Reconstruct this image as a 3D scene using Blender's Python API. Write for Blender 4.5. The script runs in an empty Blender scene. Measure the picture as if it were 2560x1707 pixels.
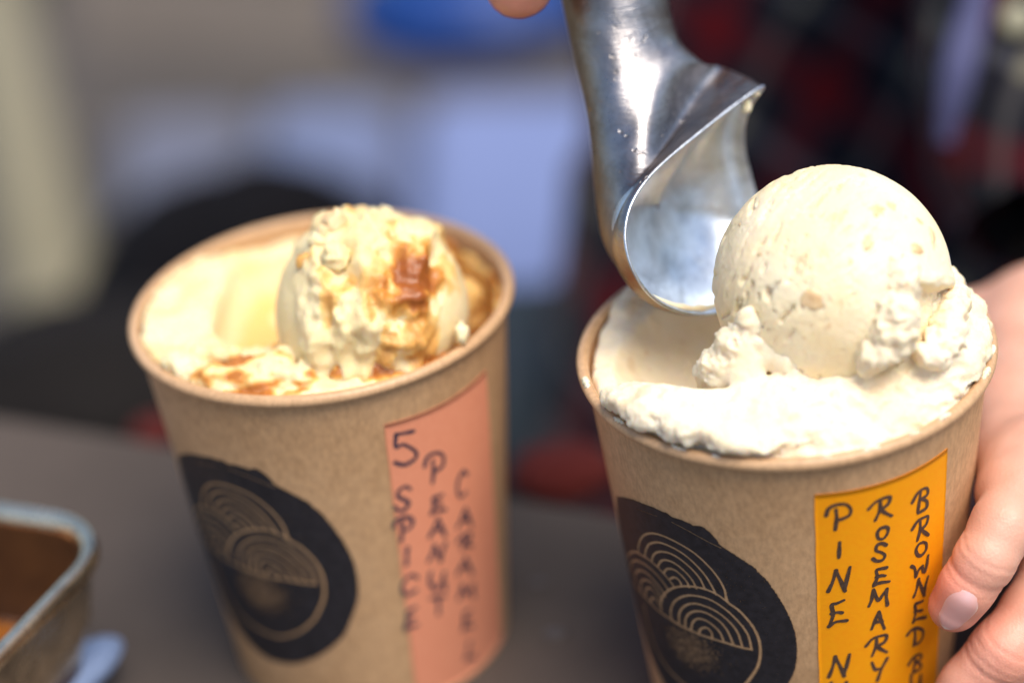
import bpy, math, random
import numpy as np
from mathutils import Vector, Matrix

sc = bpy.context.scene
COL = sc.collection
rad = math.radians

# ------------------------------------------------------------------ camera
W, H, FPX = 2560.0, 1707.0, 2560.0 * 80 / 36.0
CM = np.array([[0.9937, 0.1124, 0.0], [-0.0559, 0.4946, -0.8673], [-0.0975, 0.8618, 0.4978]])
CM = CM / np.linalg.norm(CM, axis=1)[:, None]
CH = 0.103                                   # height of a cup
CAMPOS = np.array([0.0468, -0.5067, 0.3713 + CH - 0.098])
cam_d = bpy.data.cameras.new('camera')
cam = bpy.data.objects.new('camera', cam_d)
COL.objects.link(cam)
m4 = Matrix([list(CM[i]) + [CAMPOS[i]] for i in range(3)] + [[0, 0, 0, 1]])
cam.matrix_world = m4
cam_d.lens = 80
cam_d.sensor_width = 36
cam_d.clip_start = 0.02
cam_d.clip_end = 300
cam_d.dof.use_dof = True
cam_d.dof.focus_distance = 0.519
cam_d.dof.aperture_fstop = 3.3
cam_d.dof.aperture_blades = 0
sc.camera = cam

# ------------------------------------------------------------------ light
SUN_DIR = np.array([0.30, -0.36, 1.0])      # towards the sun
SUN_DIR /= np.linalg.norm(SUN_DIR)
world = bpy.data.worlds.new('World')
sc.world = world
world.use_nodes = True
wn = world.node_tree
sky = wn.nodes.new('ShaderNodeTexSky')
sky.sky_type = 'NISHITA'
sky.sun_disc = False
sky.sun_elevation = math.asin(SUN_DIR[2])
sky.sun_rotation = math.atan2(SUN_DIR[0], SUN_DIR[1])
sky.air_density = 1.0
sky.dust_density = 2.0
sky.ozone_density = 1.0
wn.links.new(sky.outputs[0], wn.nodes['Background'].inputs[0])
wn.nodes['Background'].inputs[1].default_value = 0.11
sun_d = bpy.data.lights.new('sun', 'SUN')
sun_d.energy = 2.5
sun_d.angle = rad(42)
sun_d.color = (1.0, 0.93, 0.82)
sun = bpy.data.objects.new('sun', sun_d)
sun.rotation_euler = Vector(-SUN_DIR).to_track_quat('-Z', 'Y').to_euler()
COL.objects.link(sun)
sc.view_settings.view_transform = 'Standard'
sc.view_settings.look = 'None'
sc.view_settings.exposure = 0.72
sc.view_settings.gamma = 1.0
sc.cycles.use_denoising = True
sc.cycles.max_bounces = 8

# ------------------------------------------------------------------ geometry helpers
def ray(px, py):
    return CM @ np.array([(px - W / 2) / FPX, (H / 2 - py) / FPX, -1.0])
def at(px, py, dep):
    return CAMPOS + ray(px, py) * dep
S = 2560 / 2352.0
def atd(x, y, dep):                            # same, in the pixels of a 2352 wide copy
    return at(x * S, y * S, dep)
def onz(x, y, z):
    d = ray(x * S, y * S)
    return CAMPOS + d * ((z - CAMPOS[2]) / d[2])

def mk(name, V, F, mat, parent=None, org=(0, 0, 0), smooth=True, attrs=None):
    V = np.asarray(V, float) - np.asarray(org, float)
    me = bpy.data.meshes.new(name)
    if isinstance(F, np.ndarray):
        nf, k = F.shape
        me.vertices.add(len(V)); me.vertices.foreach_set('co', V.astype(np.float32).ravel())
        me.loops.add(nf * k); me.loops.foreach_set('vertex_index', F.astype(np.int32).ravel())
        me.polygons.add(nf)
        me.polygons.foreach_set('loop_start', np.arange(0, nf * k, k, dtype=np.int32))
        me.polygons.foreach_set('loop_total', np.full(nf, k, dtype=np.int32))
        me.update(calc_edges=True)
        me.validate()
    else:
        me.from_pydata([tuple(v) for v in V], [], [tuple(f) for f in F])
    if smooth:
        me.polygons.foreach_set('use_smooth', np.ones(len(me.polygons), dtype=bool))
    for an, av in (attrs or {}).items():
        a = me.attributes.new(an, 'FLOAT', 'POINT')
        a.data.foreach_set('value', np.asarray(av, np.float32))
    me.update()
    o = bpy.data.objects.new(name, me)
    COL.objects.link(o)
    if mat is not None:
        me.materials.append(mat)
    if parent is not None:
        o.parent = parent
    else:
        o.location = org
    return o
def thing(name, label, cat, org, group=None):
    o = bpy.data.objects.new(name, None)
    o.empty_display_size = 0.01
    o.location = org
    COL.objects.link(o)
    return tag(o, label, cat, group)
def tag(o, label=None, cat=None, group=None, kind=None):
    if label: o['label'] = label
    if cat: o['category'] = cat
    if group: o['group'] = group
    if kind: o['kind'] = kind
    return o

# vectorised gradient noise
def _hash(i, j, k, s):
    h = (i * 374761393 + j * 668265263 + k * 2147483647 * 31 + s * 982451653) & 0xFFFFFFFF
    h = ((h ^ (h >> 13)) * 1274126177) & 0xFFFFFFFF
    return (h ^ (h >> 16)) & 0xFFFFFFFF
def noise(P, freq=1.0, seed=0):
    Q = np.asarray(P) * freq
    I = np.floor(Q).astype(np.int64)
    f = Q - I
    u = f * f * f * (f * (f * 6 - 15) + 10)
    out = np.zeros(len(Q))
    for dx in (0, 1):
        for dy in (0, 1):
            for dz in (0, 1):
                h = _hash(I[:, 0] + dx, I[:, 1] + dy, I[:, 2] + dz, seed)
                gx = ((h & 1023) / 511.5 - 1); gy = (((h >> 10) & 1023) / 511.5 - 1); gz = (((h >> 20) & 1023) / 511.5 - 1)
                w = (u[:, 0] if dx else 1 - u[:, 0]) * (u[:, 1] if dy else 1 - u[:, 1]) * (u[:, 2] if dz else 1 - u[:, 2])
                out += w * (gx * (f[:, 0] - dx) + gy * (f[:, 1] - dy) + gz * (f[:, 2] - dz))
    return out * 1.3
def fbm(P, freq, octs, seed=0, gain=0.5):
    r = 0; a = 1
    for o in range(octs):
        r = r + a * noise(P, freq * 2 ** o, seed + o * 17); a *= gain
    return r
def sstep(a, b, x):
    t = np.clip((x - a) / (b - a), 0, 1); return t * t * (3 - 2 * t)

# surface nets on a sparse grid
def snet(f, lo, hi, h):
    lo = np.asarray(lo, float); hi = np.asarray(hi, float)
    B = 8
    nb = np.ceil((hi - lo) / (h * B)).astype(int)
    n = nb * B + 1
    V = np.empty(n, np.float32)
    bc = np.stack(np.meshgrid(*[np.arange(k) for k in nb], indexing='ij'), -1).reshape(-1, 3)
    cen = lo + (bc + .5) * B * h
    fc = f(cen)
    V[:] = 1
    inside = fc < 0
    loc = np.stack(np.meshgrid(*[np.arange(B + 1)] * 3, indexing='ij'), -1).reshape(-1, 3)
    act = np.abs(fc) < B * h * 1.25
    for b in bc[inside & ~act]:
        V[b[0]*B:b[0]*B+B+1, b[1]*B:b[1]*B+B+1, b[2]*B:b[2]*B+B+1] = -1
    ab = bc[act]
    for c in range(0, len(ab), 400):
        q = ab[c:c + 400]
        idx = (q[:, None, :] * B + loc[None]).reshape(-1, 3)
        V[idx[:, 0], idx[:, 1], idx[:, 2]] = f(lo + idx * h)
    Sg = V < 0
    cnt = np.zeros(n - 1, np.int8)
    for d in np.ndindex(2, 2, 2):
        cnt += Sg[d[0]:n[0]-1+d[0], d[1]:n[1]-1+d[1], d[2]:n[2]-1+d[2]]
    cell = (cnt > 0) & (cnt < 8)
    ci = np.argwhere(cell)
    vid = np.full(n - 1, -1, np.int64); vid[cell] = np.arange(len(ci))
    acc = np.zeros((len(ci), 3)); num = np.zeros(len(ci))
    for ax in range(3):
        o1, o2 = [a for a in range(3) if a != ax]
        for d in np.ndindex(2, 2):
            a = ci.copy(); a[:, o1] += d[0]; a[:, o2] += d[1]
            b = a.copy(); b[:, ax] += 1
            va = V[a[:, 0], a[:, 1], a[:, 2]]; vb = V[b[:, 0], b[:, 1], b[:, 2]]
            cr = (va < 0) != (vb < 0)
            t = np.where(cr, va / np.where(cr, va - vb, 1), 0)
            p = a.astype(float); p[:, ax] += t
            acc[cr] += p[cr]; num[cr] += 1
    P = lo + acc / num[:, None] * h
    quads = []
    for ax in range(3):
        o1, o2 = [(1, 2), (2, 0), (0, 1)][ax]
        sl = [slice(None)] * 3; sl[ax] = slice(0, n[ax] - 1); A = Sg[tuple(sl)]
        sl[ax] = slice(1, n[ax]); Bq = Sg[tuple(sl)]
        e = np.argwhere(A != Bq)
        ok = (e[:, o1] > 0) & (e[:, o2] > 0) & (e[:, o1] < n[o1] - 1) & (e[:, o2] < n[o2] - 1)
        e = e[ok]
        flip = A[e[:, 0], e[:, 1], e[:, 2]]
        def g(a, b):
            q = e.copy(); q[:, o1] -= a; q[:, o2] -= b
            return vid[q[:, 0], q[:, 1], q[:, 2]]
        q = np.stack([g(1, 1), g(0, 1), g(0, 0), g(1, 0)], 1)
        q[~flip] = q[~flip][:, ::-1]
        quads.append(q)
    F = np.concatenate(quads)
    return P, F
def vnormals(P, F):
    a, b, c, d = (P[F[:, i]] for i in range(4))
    nrm = np.cross(c - a, d - b)
    N = np.zeros_like(P)
    for i in range(4): np.add.at(N, F[:, i], nrm)
    return N / (np.linalg.norm(N, axis=1)[:, None] + 1e-12)
def relax(P, F, it=2, lam=0.5):
    for _ in range(it):
        acc = np.zeros_like(P); n = np.zeros(len(P))
        for i in range(4):
            j = (i + 1) % 4
            np.add.at(acc, F[:, i], P[F[:, j]]); np.add.at(n, F[:, i], 1)
        P = P + lam * (acc / np.maximum(n, 1)[:, None] - P)
    return P
def capsule(P, a, b, ra, rb):
    a = np.asarray(a); b = np.asarray(b); ab = b - a
    t = np.clip(((P - a) @ ab) / (ab @ ab), 0, 1)
    return np.linalg.norm(P - a - t[:, None] * ab, axis=1) - (ra + (rb - ra) * t)
def ellips(P, c, r):
    r = np.asarray(r, float)
    q = (P - c) / r
    k = np.linalg.norm(q, axis=1)
    return (k - 1) * r.min()
def smin(a, b, k):
    h = np.clip(.5 + .5 * (b - a) / k, 0, 1)
    return b + (a - b) * h - k * h * (1 - h)
def smax(a, b, k): return -smin(-a, -b, k)
def grid_faces(nu, nv, wrap=False):
    F = []
    i = np.arange(nu if wrap else nu - 1)[:, None]; j = np.arange(nv - 1)[None]
    i2 = (i + 1) % nu
    q = np.stack(np.broadcast_arrays(i * nv + j, i2 * nv + j, i2 * nv + j + 1, i * nv + j + 1), -1)
    return q.reshape(-1, 4)
def lathe(prof, c, e1, e2, u, n=192):
    prof = np.asarray(prof, float)
    th = np.linspace(0, 2 * np.pi, n, endpoint=False)
    V = c + prof[None, :, 0, None] * (np.cos(th)[:, None, None] * e1 + np.sin(th)[:, None, None] * e2) + prof[None, :, 1, None] * u
    return V.reshape(-1, 3), grid_faces(n, len(prof), True)
def catmull(pts, sub=6, closed=False):
    p = np.asarray(pts, float); n = len(p)
    if n < 3 and not closed:
        t = np.linspace(0, 1, sub + 1)[:, None]; return p[0] + (p[1] - p[0]) * t
    out = []
    rng = range(n if closed else n - 1)
    for i in rng:
        p1 = p[i]; p2 = p[(i + 1) % n]
        p0 = p[(i - 1) % n] if closed or i > 0 else 2 * p1 - p2
        p3 = p[(i + 2) % n] if closed or i < n - 2 else 2 * p2 - p1
        for t in np.arange(sub) / sub:
            out.append(.5 * (2 * p1 + (p2 - p0) * t + (2 * p0 - 5 * p1 + 4 * p2 - p3) * t * t + (3 * p1 - p0 - 3 * p2 + p3) * t ** 3))
    if not closed: out.append(p[-1])
    return np.array(out)

# ------------------------------------------------------------------ materials
class NT:
    def __init__(s, name):
        s.m = bpy.data.materials.new(name); s.m.use_nodes = True
        s.t = s.m.node_tree; s.b = s.t.nodes['Principled BSDF']; s.out = s.t.nodes['Material Output']
    def n(s, typ, **kw):
        nd = s.t.nodes.new(typ)
        for k, v in kw.items():
            if k in nd.inputs.keys() if isinstance(k, str) else False: nd.inputs[k].default_value = v
            else: setattr(nd, k, v)
        return nd
    def l(s, a, b): s.t.links.new(a, b)
    def coord(s, scale=(1, 1, 1), rot=(0, 0, 0)):
        tc = s.n('ShaderNodeTexCoord'); mp = s.n('ShaderNodeMapping')
        mp.inputs['Scale'].default_value = scale; mp.inputs['Rotation'].default_value = rot
        s.l(tc.outputs['Object'], mp.inputs['Vector']); return mp.outputs[0]
    def noise(s, vec, scale, detail=4, rough=.5, dist=0):
        nd = s.n('ShaderNodeTexNoise'); nd.inputs['Scale'].default_value = scale; nd.inputs['Detail'].default_value = detail
        nd.inputs['Roughness'].default_value = rough; nd.inputs['Distortion'].default_value = dist
        if vec is not None: s.l(vec, nd.inputs['Vector'])
        return nd.outputs['Fac']
    def ramp(s, fac, stops):
        r = s.n('ShaderNodeValToRGB'); e = r.color_ramp.elements
        while len(e) < len(stops): e.new(.5)
        for k, (p, c) in enumerate(stops):
            e[k].position = p; e[k].color = (c[0], c[1], c[2], 1) if isinstance(c, (tuple, list)) else (c, c, c, 1)
        s.l(fac, r.inputs[0]); return r.outputs[0]
    def mix(s, fac, a, b, mode='MIX'):
        m = s.n('ShaderNodeMix', data_type='RGBA', blend_type=mode)
        for sock, v in ((m.inputs[0], fac), (m.inputs[6], a), (m.inputs[7], b)):
            if isinstance(v, (int, float)): sock.default_value = v
            elif isinstance(v, (tuple, list)): sock.default_value = (v[0], v[1], v[2], 1)
            else: s.l(v, sock)
        return m.outputs[2]
    def math(s, op, a, b=0.0, c=None):
        m = s.n('ShaderNodeMath', operation=op)
        for i, v in enumerate((a, b, c)):
            if v is None: continue
            if isinstance(v, (int, float)): m.inputs[i].default_value = v
            else: s.l(v, m.inputs[i])
        return m.outputs[0]
    def attr(s, name):
        a = s.n('ShaderNodeAttribute'); a.attribute_name = name; return a.outputs['Fac']
    def bump(s, h, dist, strength=1.0):
        b = s.n('ShaderNodeBump'); b.inputs['Distance'].default_value = dist; b.inputs['Strength'].default_value = strength
        s.l(h, b.inputs['Height']); s.l(b.outputs[0], s.b.inputs['Normal']); return b
    def set(s, **kw):
        for k, v in kw.items():
            i = s.b.inputs[k.replace('_', ' ')]
            if isinstance(v, (int, float)): i.default_value = v
            elif isinstance(v, (tuple, list)): i.default_value = tuple(v) + ((1,) if len(v) == 3 and i.type == 'RGBA' else ())
            else: s.l(v, i)
        return s

def kraft_mat(name, base, dark, rough=.62):
    k = NT(name)
    v = k.coord()
    fib = k.noise(k.coord((1, 1, .45)), 900, 3, .65)
    mid = k.noise(v, 260, 5, .68)
    big = k.noise(v, 30, 2)
    c = k.ramp(mid, [(.36, dark), (.60, base)])
    c = k.mix(.5, c, k.ramp(fib, [(.34, tuple(x * .62 for x in base)), (.66, tuple(min(1, x * 1.3) for x in base))]))
    c = k.mix(.35, c, k.ramp(big, [(.35, dark), (.65, base)]))
    k.set(Base_Color=c, Roughness=rough, Specular_IOR_Level=.35)
    k.bump(fib, .00006)
    return k.m
KR = (.62, .375, .195); KD = (.44, .245, .112)
M_kraft = kraft_mat('kraft_paper', KR, KD)
M_rim = kraft_mat('waxed_kraft_rim', (.60, .375, .205), (.47, .275, .14), .33)

def ice_mat(name, base, deep, seed=0, caramel=False, grain=1.0):
    k = NT(name)
    v = k.coord()
    n1 = k.noise(v, 210 + seed, 4, .6)
    n2 = k.noise(v, 55, 3, .5)
    c = k.ramp(n2, [(.35, deep), (.62, base)])
    mot = k.noise(v, 130, 5, .7, .6)
    c = k.mix(k.ramp(mot, [(.56, 0.0), (.68, .38)]), c, (.90, .68, .47))
    spk = k.noise(v, 330, 2, .5)
    c = k.mix(k.ramp(spk, [(.69, 0.0), (.78, .45)]), c, (.62, .36, .16))
    fs = k.noise(v, 620, 2, .5)
    c = k.mix(k.ramp(fs, [(.66, 0.0), (.74, .35)]), c, (.80, .58, .26))
    nut = k.attr('nut')
    c = k.mix(nut, c, (.60, .36, .15))
    h = k.math('ADD', k.noise(v, 900, 4, .7), k.math('MULTIPLY', n1, 1.6))
    rough = .6
    if caramel:
        cf = k.attr('caramel')
        cc = k.ramp(cf, [(.0, base), (.25, (.84, .55, .20)), (.65, (.64, .28, .055)), (.9, (.36, .105, .02)), (1.0, (.22, .06, .012))])
        c = k.mix(k.ramp(cf, [(.02, 0.0), (.2, 1.0)]), c, cc)
        rough = k.math('SUBTRACT', .52, k.math('MULTIPLY', cf, .4))
    k.set(Base_Color=c, Roughness=rough, Subsurface_Weight=.5, Subsurface_Radius=(1.0, .70, .30), Subsurface_Scale=.0026,
          Specular_IOR_Level=.4)
    k.bump(h, .00028 * grain)
    return k.m
CREAM = (.93, .795, .56)
M_ballB = ice_mat('pine_nut_ice_cream', CREAM, (.90, .72, .44), 0, grain=.5)
M_bedB = ice_mat('pine_nut_ice_cream_rough', (.90, .78, .58), (.86, .71, .47), 9, grain=.6)
M_iceA = ice_mat('peanut_caramel_ice_cream', (.88, .755, .47), (.85, .69, .36), 5, caramel=True, grain=.8)

def nut_mat():
    k = NT('pine_nut_piece'); v = k.coord()
    k.set(Base_Color=k.ramp(k.noise(v, 260, 4), [(.3, (.66, .42, .20)), (.7, (.84, .64, .38))]), Roughness=.42,
          Subsurface_Weight=.3, Subsurface_Radius=(1, .6, .3), Subsurface_Scale=.001)
    k.bump(k.noise(v, 700, 3), .0001); return k.m
M_nut = nut_mat()

def skin_mat(name, a, b, red):
    k = NT(name); v = k.coord()
    c = k.ramp(k.noise(v, 70, 4, .55), [(.3, a), (.7, b)])
    c = k.mix(k.math('MULTIPLY', k.attr('red'), .75), c, red)
    fine = k.n('ShaderNodeTexVoronoi'); fine.inputs['Scale'].default_value = 1500; k.l(v, fine.inputs['Vector'])
    h = k.math('ADD', k.noise(k.coord((1, 1, 1)), 1100, 3, .6), k.math('MULTIPLY', fine.outputs['Distance'], .6))
    k.set(Base_Color=c, Roughness=k.ramp(k.noise(v, 300, 3), [(.3, .38), (.7, .52)]), Subsurface_Weight=.25, Subsurface_Radius=(1, .32, .18),
          Subsurface_Scale=.004, Specular_IOR_Level=.45)
    k.bump(h, .00008); return k.m
M_skin = skin_mat('skin_of_hand', (.64, .325, .225), (.75, .42, .305), (.72, .19, .12))
def nail_mat():
    k = NT('fingernail'); v = k.coord()
    c = k.mix(k.attr('edge'), (.70, .36, .31), (.90, .74, .62))
    c = k.mix(k.attr('lunula'), c, (.74, .46, .45))
    k.set(Base_Color=c, Roughness=.4, Subsurface_Weight=.3, Subsurface_Radius=(1, .4, .3), Subsurface_Scale=.002)
    k.bump(k.noise(k.coord((1, 1, 1)), 300, 2), .00008); return k.m
M_nail = nail_mat()

def metal_mat(name, base=(.70, .70, .71), r0=.16, r1=.34, dent=.0002):
    k = NT(name); v = k.coord()
    sm = k.noise(v, 90, 5, .65)
    tar = k.noise(v, 60, 6, .7, .8)
    c = k.ramp(tar, [(.34, tuple(x * .52 for x in base)), (.58, base)])
    br = k.noise(k.coord((3, 3, 40)), 60, 3, .6)
    rr = k.ramp(sm, [(.3, r0), (.7, r1)])
    c = k.mix(k.attr('warm_reflection'), c, (.44, .29, .12))
    k.set(Base_Color=c, Metallic=1.0, Roughness=rr)
    pits = k.ramp(k.noise(v, 420, 2, .5), [(.24, 0.0), (.33, 1.0)])
    h = k.math('ADD', k.math('MULTIPLY', br, .25), k.math('ADD', k.math('MULTIPLY', pits, .35), k.noise(v, 55, 3)))
    k.bump(h, dent); return k.m
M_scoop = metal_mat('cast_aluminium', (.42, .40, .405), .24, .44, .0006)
M_scoop_in = metal_mat('polished_aluminium', (.70, .76, .84), .28, .48, .0003)
M_steel = metal_mat('stainless_steel', (.95, .80, .58), .2, .3, .0001)

def plain(name, a, b, scale, rough=.7, bump=0.0, spec=.4):
    k = NT(name); v = k.coord()
    k.set(Base_Color=k.ramp(k.noise(v, scale, 5, .6), [(.3, a), (.7, b)]), Roughness=rough, Specular_IOR_Level=spec)
    if bump: k.bump(k.noise(v, scale * 5, 3), bump)
    return k.m
M_table = plain('dark_brown_table_top', (.074, .058, .049), (.098, .077, .065), 14, .7, .0002, .15)
M_ground = plain('grey_brown_pavement', (.048, .040, .035), (.072, .061, .054), 1.4, .9, .002)

# ------------------------------------------------------------------ the two cups
RW, KT = .0470, .0966
def rwall(h): return RW + KT * h
uA = np.array([0, 0, 1.0]); cA = np.array([0, 0, CH])
uB = np.array([-.0068, -.0268, .9996]); uB /= np.linalg.norm(uB)
cB = np.array([.1101, -.0484, .0975 + CH - .098 + .0006])
def frame(c, u):
    e1 = np.array([1.0, 0, 0]); e1 -= (e1 @ u) * u; e1 /= np.linalg.norm(e1)
    return c, e1, np.cross(u, e1), u
FA, FB = frame(cA, uA), frame(cB, uB)
def tow(fr, P):                                 # cup coordinates -> world
    c, e1, e2, u = fr; P = np.asarray(P)
    return c + P[..., 0:1] * e1 + P[..., 1:2] * e2 + P[..., 2:3] * u
def tol(fr, P):
    c, e1, e2, u = fr; q = np.asarray(P) - c
    return np.stack([q @ e1, q @ e2, q @ u], -1)
def hit(fr, px, py):                            # pixel -> (angle, height) on the cup wall
    c, e1, e2, u = fr
    o = CAMPOS - c; d = ray(px, py)
    o = np.array([o @ e1, o @ e2, o @ u]); d = np.array([d @ e1, d @ e2, d @ u])
    a = d[0]**2 + d[1]**2 - (KT * d[2])**2; b = 2 * (o[0]*d[0] + o[1]*d[1] - KT * d[2] * (RW + KT * o[2])); cc = o[0]**2 + o[1]**2 - (RW + KT * o[2])**2
    D = max(0, b * b - 4 * a * cc)
    p = o + (-b - D ** .5) / (2 * a) * d
    return math.atan2(p[0], -p[1]), p[2]
def wallpt(fr, th, h, off=0.0):
    r = rwall(h) + off
    return tow(fr, np.stack([np.sin(th) * r, -np.cos(th) * r, h + 0 * r], -1))

def stamp_field():
    z6 = lambda L: [(1500 + x / 3.853, 1300 + y / 3.853) for x, y in L]
    p6 = lambda L: [(1500 + x / 2.219, 1100 + y / 2.219) for x, y in L]
    p5 = lambda L: [(400 + x / 2.0717, 950 + y / 2.0717) for x, y in L]
    hB = lambda L: np.array([hit(FB, *q) for q in L])
    def hA(L):
        a = np.array([hit(FA, *q) for q in L]); a[:, 0] -= rad(10.9); return a
    def sh(a):                                  # angle,height -> mm on the unrolled wall
        a = np.asarray(a); return np.stack([a[:, 0] * rwall(a[:, 1]), a[:, 1]], -1) * 1000
    top = hB(p6([(92, 322), (112, 313), (160, 322), (200, 334), (240, 350), (300, 372), (350, 396), (372, 402), (400, 425), (440, 436), (500, 460), (520, 472), (560, 474), (600, 500), (640, 540), (668, 580),
                 (700, 602), (760, 640), (850, 700), (885, 735), (930, 780), (985, 860), (1040, 955), (1078, 1050), (1092, 1140), (1088, 1230), (1068, 1300)]))
    low = hA(p5([(985, 1245), (950, 1320), (860, 1400), (755, 1452), (650, 1462), (550, 1430), (470, 1362), (400, 1270), (350, 1180)]))
    left = np.array([(rad(-79), -.074), (rad(-84), -.062), (rad(-84), -.047), (rad(-79), -.034), (rad(-75), -.028)])
    poly = sh(np.concatenate([top, low, left]))
    lines = []
    def add(pts, w): lines.append((sh(pts), w))
    cm = lambda L: z6(catmull(L, 5))
    ring_top = hB(cm([(1215, 735), (1240, 790), (1330, 855), (1400, 925), (1465, 1005), (1510, 1085), (1540, 1180), (1545, 1290), (1525, 1390), (1475, 1480), (1415, 1560)]))
    ring_low = hA(p5(catmull([(800, 1235), (745, 1285), (690, 1312), (620, 1325), (540, 1300), (450, 1240), (390, 1170), (345, 1090), (310, 1000), (285, 920)], 5)))
    ring = np.concatenate([ring_top, ring_low])
    ring_left = hB(cm([(560, 1330), (500, 1220), (450, 1120), (415, 1030), (385, 960)]))
    add(ring, .78)
    add(hB(cm([(1465, 1240), (1350, 1215), (1230, 1180), (1100, 1140), (980, 1100), (850, 1045), (740, 985), (640, 920), (560, 860), (480, 780), (400, 690), (340, 610), (300, 520), (277, 420)])), .72)
    W1 = [[(370, 315), (375, 240), (400, 170), (450, 130), (530, 125), (640, 160), (780, 230), (920, 320), (1050, 440), (1140, 550), (1200, 660), (1215, 740)],
          [(435, 350), (445, 280), (480, 225), (560, 210), (660, 240), (790, 310), (900, 400), (1010, 520), (1080, 630), (1120, 710)],
          [(500, 390), (520, 330), (570, 300), (660, 310), (760, 360), (870, 450), (960, 550), (1015, 660)],
          [(560, 440), (590, 390), (640, 380), (720, 410), (810, 480), (890, 570), (930, 650)],
          [(620, 500), (650, 465), (710, 470), (780, 520), (840, 590), (860, 640)],
          [(680, 560), (720, 545), (770, 580), (790, 630)]]
    W2 = [[(275, 410), (280, 330), (330, 300), (400, 330), (480, 380), (570, 460), (660, 560), (720, 640)],
          [(300, 490), (308, 410), (350, 385), (430, 420), (520, 490), (600, 580), (665, 670)],
          [(345, 600), (345, 510), (385, 480), (450, 505), (530, 580), (600, 670), (635, 730)],
          [(395, 670), (400, 590), (440, 570), (500, 600), (560, 670), (605, 770)],
          [(440, 730), (450, 660), (490, 650), (540, 700), (590, 790)],
          [(490, 785), (510, 740), (550, 770), (580, 820)]]
    W3 = [[(595, 860), (590, 770), (640, 690), (720, 645), (850, 630), (1000, 655), (1130, 710), (1240, 790)],
          [(690, 940), (685, 860), (720, 780), (800, 730), (900, 720), (1050, 755), (1200, 845), (1330, 965), (1420, 1085), (1450, 1180), (1462, 1240)],
          [(765, 985), (765, 900), (800, 835), (870, 800), (960, 805), (1100, 860), (1230, 955), (1325, 1070), (1370, 1200)],
          [(825, 1015), (825, 950), (860, 895), (930, 870), (1030, 890), (1150, 965), (1230, 1060), (1285, 1185)],
          [(880, 1045), (895, 980), (940, 945), (1010, 955), (1090, 1005), (1160, 1080), (1195, 1165)],
          [(955, 1085), (975, 1040), (1030, 1030), (1075, 1075), (1085, 1130)]]
    for Wv in (W1, W2, W3):
        for a in Wv: add(hB(cm(a)), .66)
    add(hB(cm([(695, 15), (800, 70), (900, 125), (1000, 180), (1080, 222), (1165, 262)])), .26)
    add(hB(p6([(205, 378), (250, 396), (320, 420)])), .12)
    # evaluate on a grid of the unrolled wall
    nu, nv = 420, 400
    th = np.linspace(rad(-88), rad(0), nu); hh = np.linspace(-.092, -.014, nv)
    TH, HH = np.meshgrid(th, hh, indexing='ij')
    X = np.stack([TH.ravel() * rwall(HH.ravel()), HH.ravel()], -1) * 1000
    X3 = np.concatenate([X, np.zeros((len(X), 1))], 1)
    def seg(X, pl):
        d = np.full(len(X), 1e9)
        lo = pl.min(0) - 3; hi = pl.max(0) + 3
        m = np.where(((X > lo) & (X < hi)).all(1))[0]; Y = X[m]; dm = np.full(len(m), 1e9)
        for a, b in zip(pl[:-1], pl[1:]):
            ab = b - a; t = np.clip(((Y - a) @ ab) / (ab @ ab + 1e-12), 0, 1)
            dm = np.minimum(dm, np.hypot(*(Y - a - t[:, None] * ab).T))
        d[m] = dm; return d
    pc = catmull(poly, 3, True)
    din = seg(X, np.concatenate([pc, pc[:1]]))
    ins = np.zeros(len(X), bool)
    q = np.roll(pc, -1, 0)
    for (x1, y1), (x2, y2) in zip(pc, q):
        c = ((y1 > X[:, 1]) != (y2 > X[:, 1]))
        xi = x1 + (X[:, 1] - y1) * (x2 - x1) / (y2 - y1 + 1e-12)
        ins ^= c & (X[:, 0] < xi)
    sd = np.where(ins, -np.minimum(din, 50), din) + .16 * noise(X3, 1.3, 5) + .12 * noise(X3, 3.1, 6)
    ink = sstep(.14, -.14, sd)
    for pl, w in lines:
        d = seg(X, pl) + .07 * noise(X3, 1.6, 9) + .05 * noise(X3, 4, 12)
        ink *= sstep(w / 2 - .12, w / 2 + .12, d)
    # worn ink: kraft showing through in the bowl and lightly elsewhere
    bc = sh(hB(z6([(870, 1230)])))[0]
    bowl = np.exp(-(((X[:, 0] - bc[0]) / 10.5) ** 2 + ((X[:, 1] - bc[1]) / 8.5) ** 2) ** 1.2)
    inside_bowl = sstep(0, 1, 1.0 * bowl)
    rb = sh(hB(z6([(1250, 640)])))[0]
    rbm = np.exp(-((X[:, 0] - rb[0]) / 5) ** 2 - ((X[:, 1] - rb[1]) / 9) ** 2)
    sp = noise(X3, 2.6, 21) + .7 * noise(X3, 6, 22) + .5 * noise(X3, .8, 23)
    wear = sstep(.55 - .98 * inside_bowl - .30 * rbm, 1.25 - .72 * inside_bowl, sp + .1)
    ink *= 1 - .85 * np.clip(wear, 0, 1)
    return TH, HH, ink, nu, nv
STAMP = stamp_field()
def ink_mat():
    k = NT('black_stamp_ink'); v = k.coord()
    a = k.attr('ink')
    c = k.ramp(k.noise(v, 500, 3), [(.3, (.010, .009, .012)), (.7, (.024, .021, .026))])
    k.set(Base_Color=c, Roughness=.55, Alpha=a)
    return k.m
M_ink = ink_mat()
def pen_mat(name, col):
    k = NT(name); v = k.coord()
    k.set(Base_Color=k.ramp(k.noise(v, 1200, 2), [(.3, col), (.7, tuple(x * 1.9 for x in col))]), Roughness=.5); return k.m
M_pen_brown = pen_mat('dark_brown_marker', (.055, .032, .022))
M_pen_blue = pen_mat('black_blue_marker', (.026, .024, .045))
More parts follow.
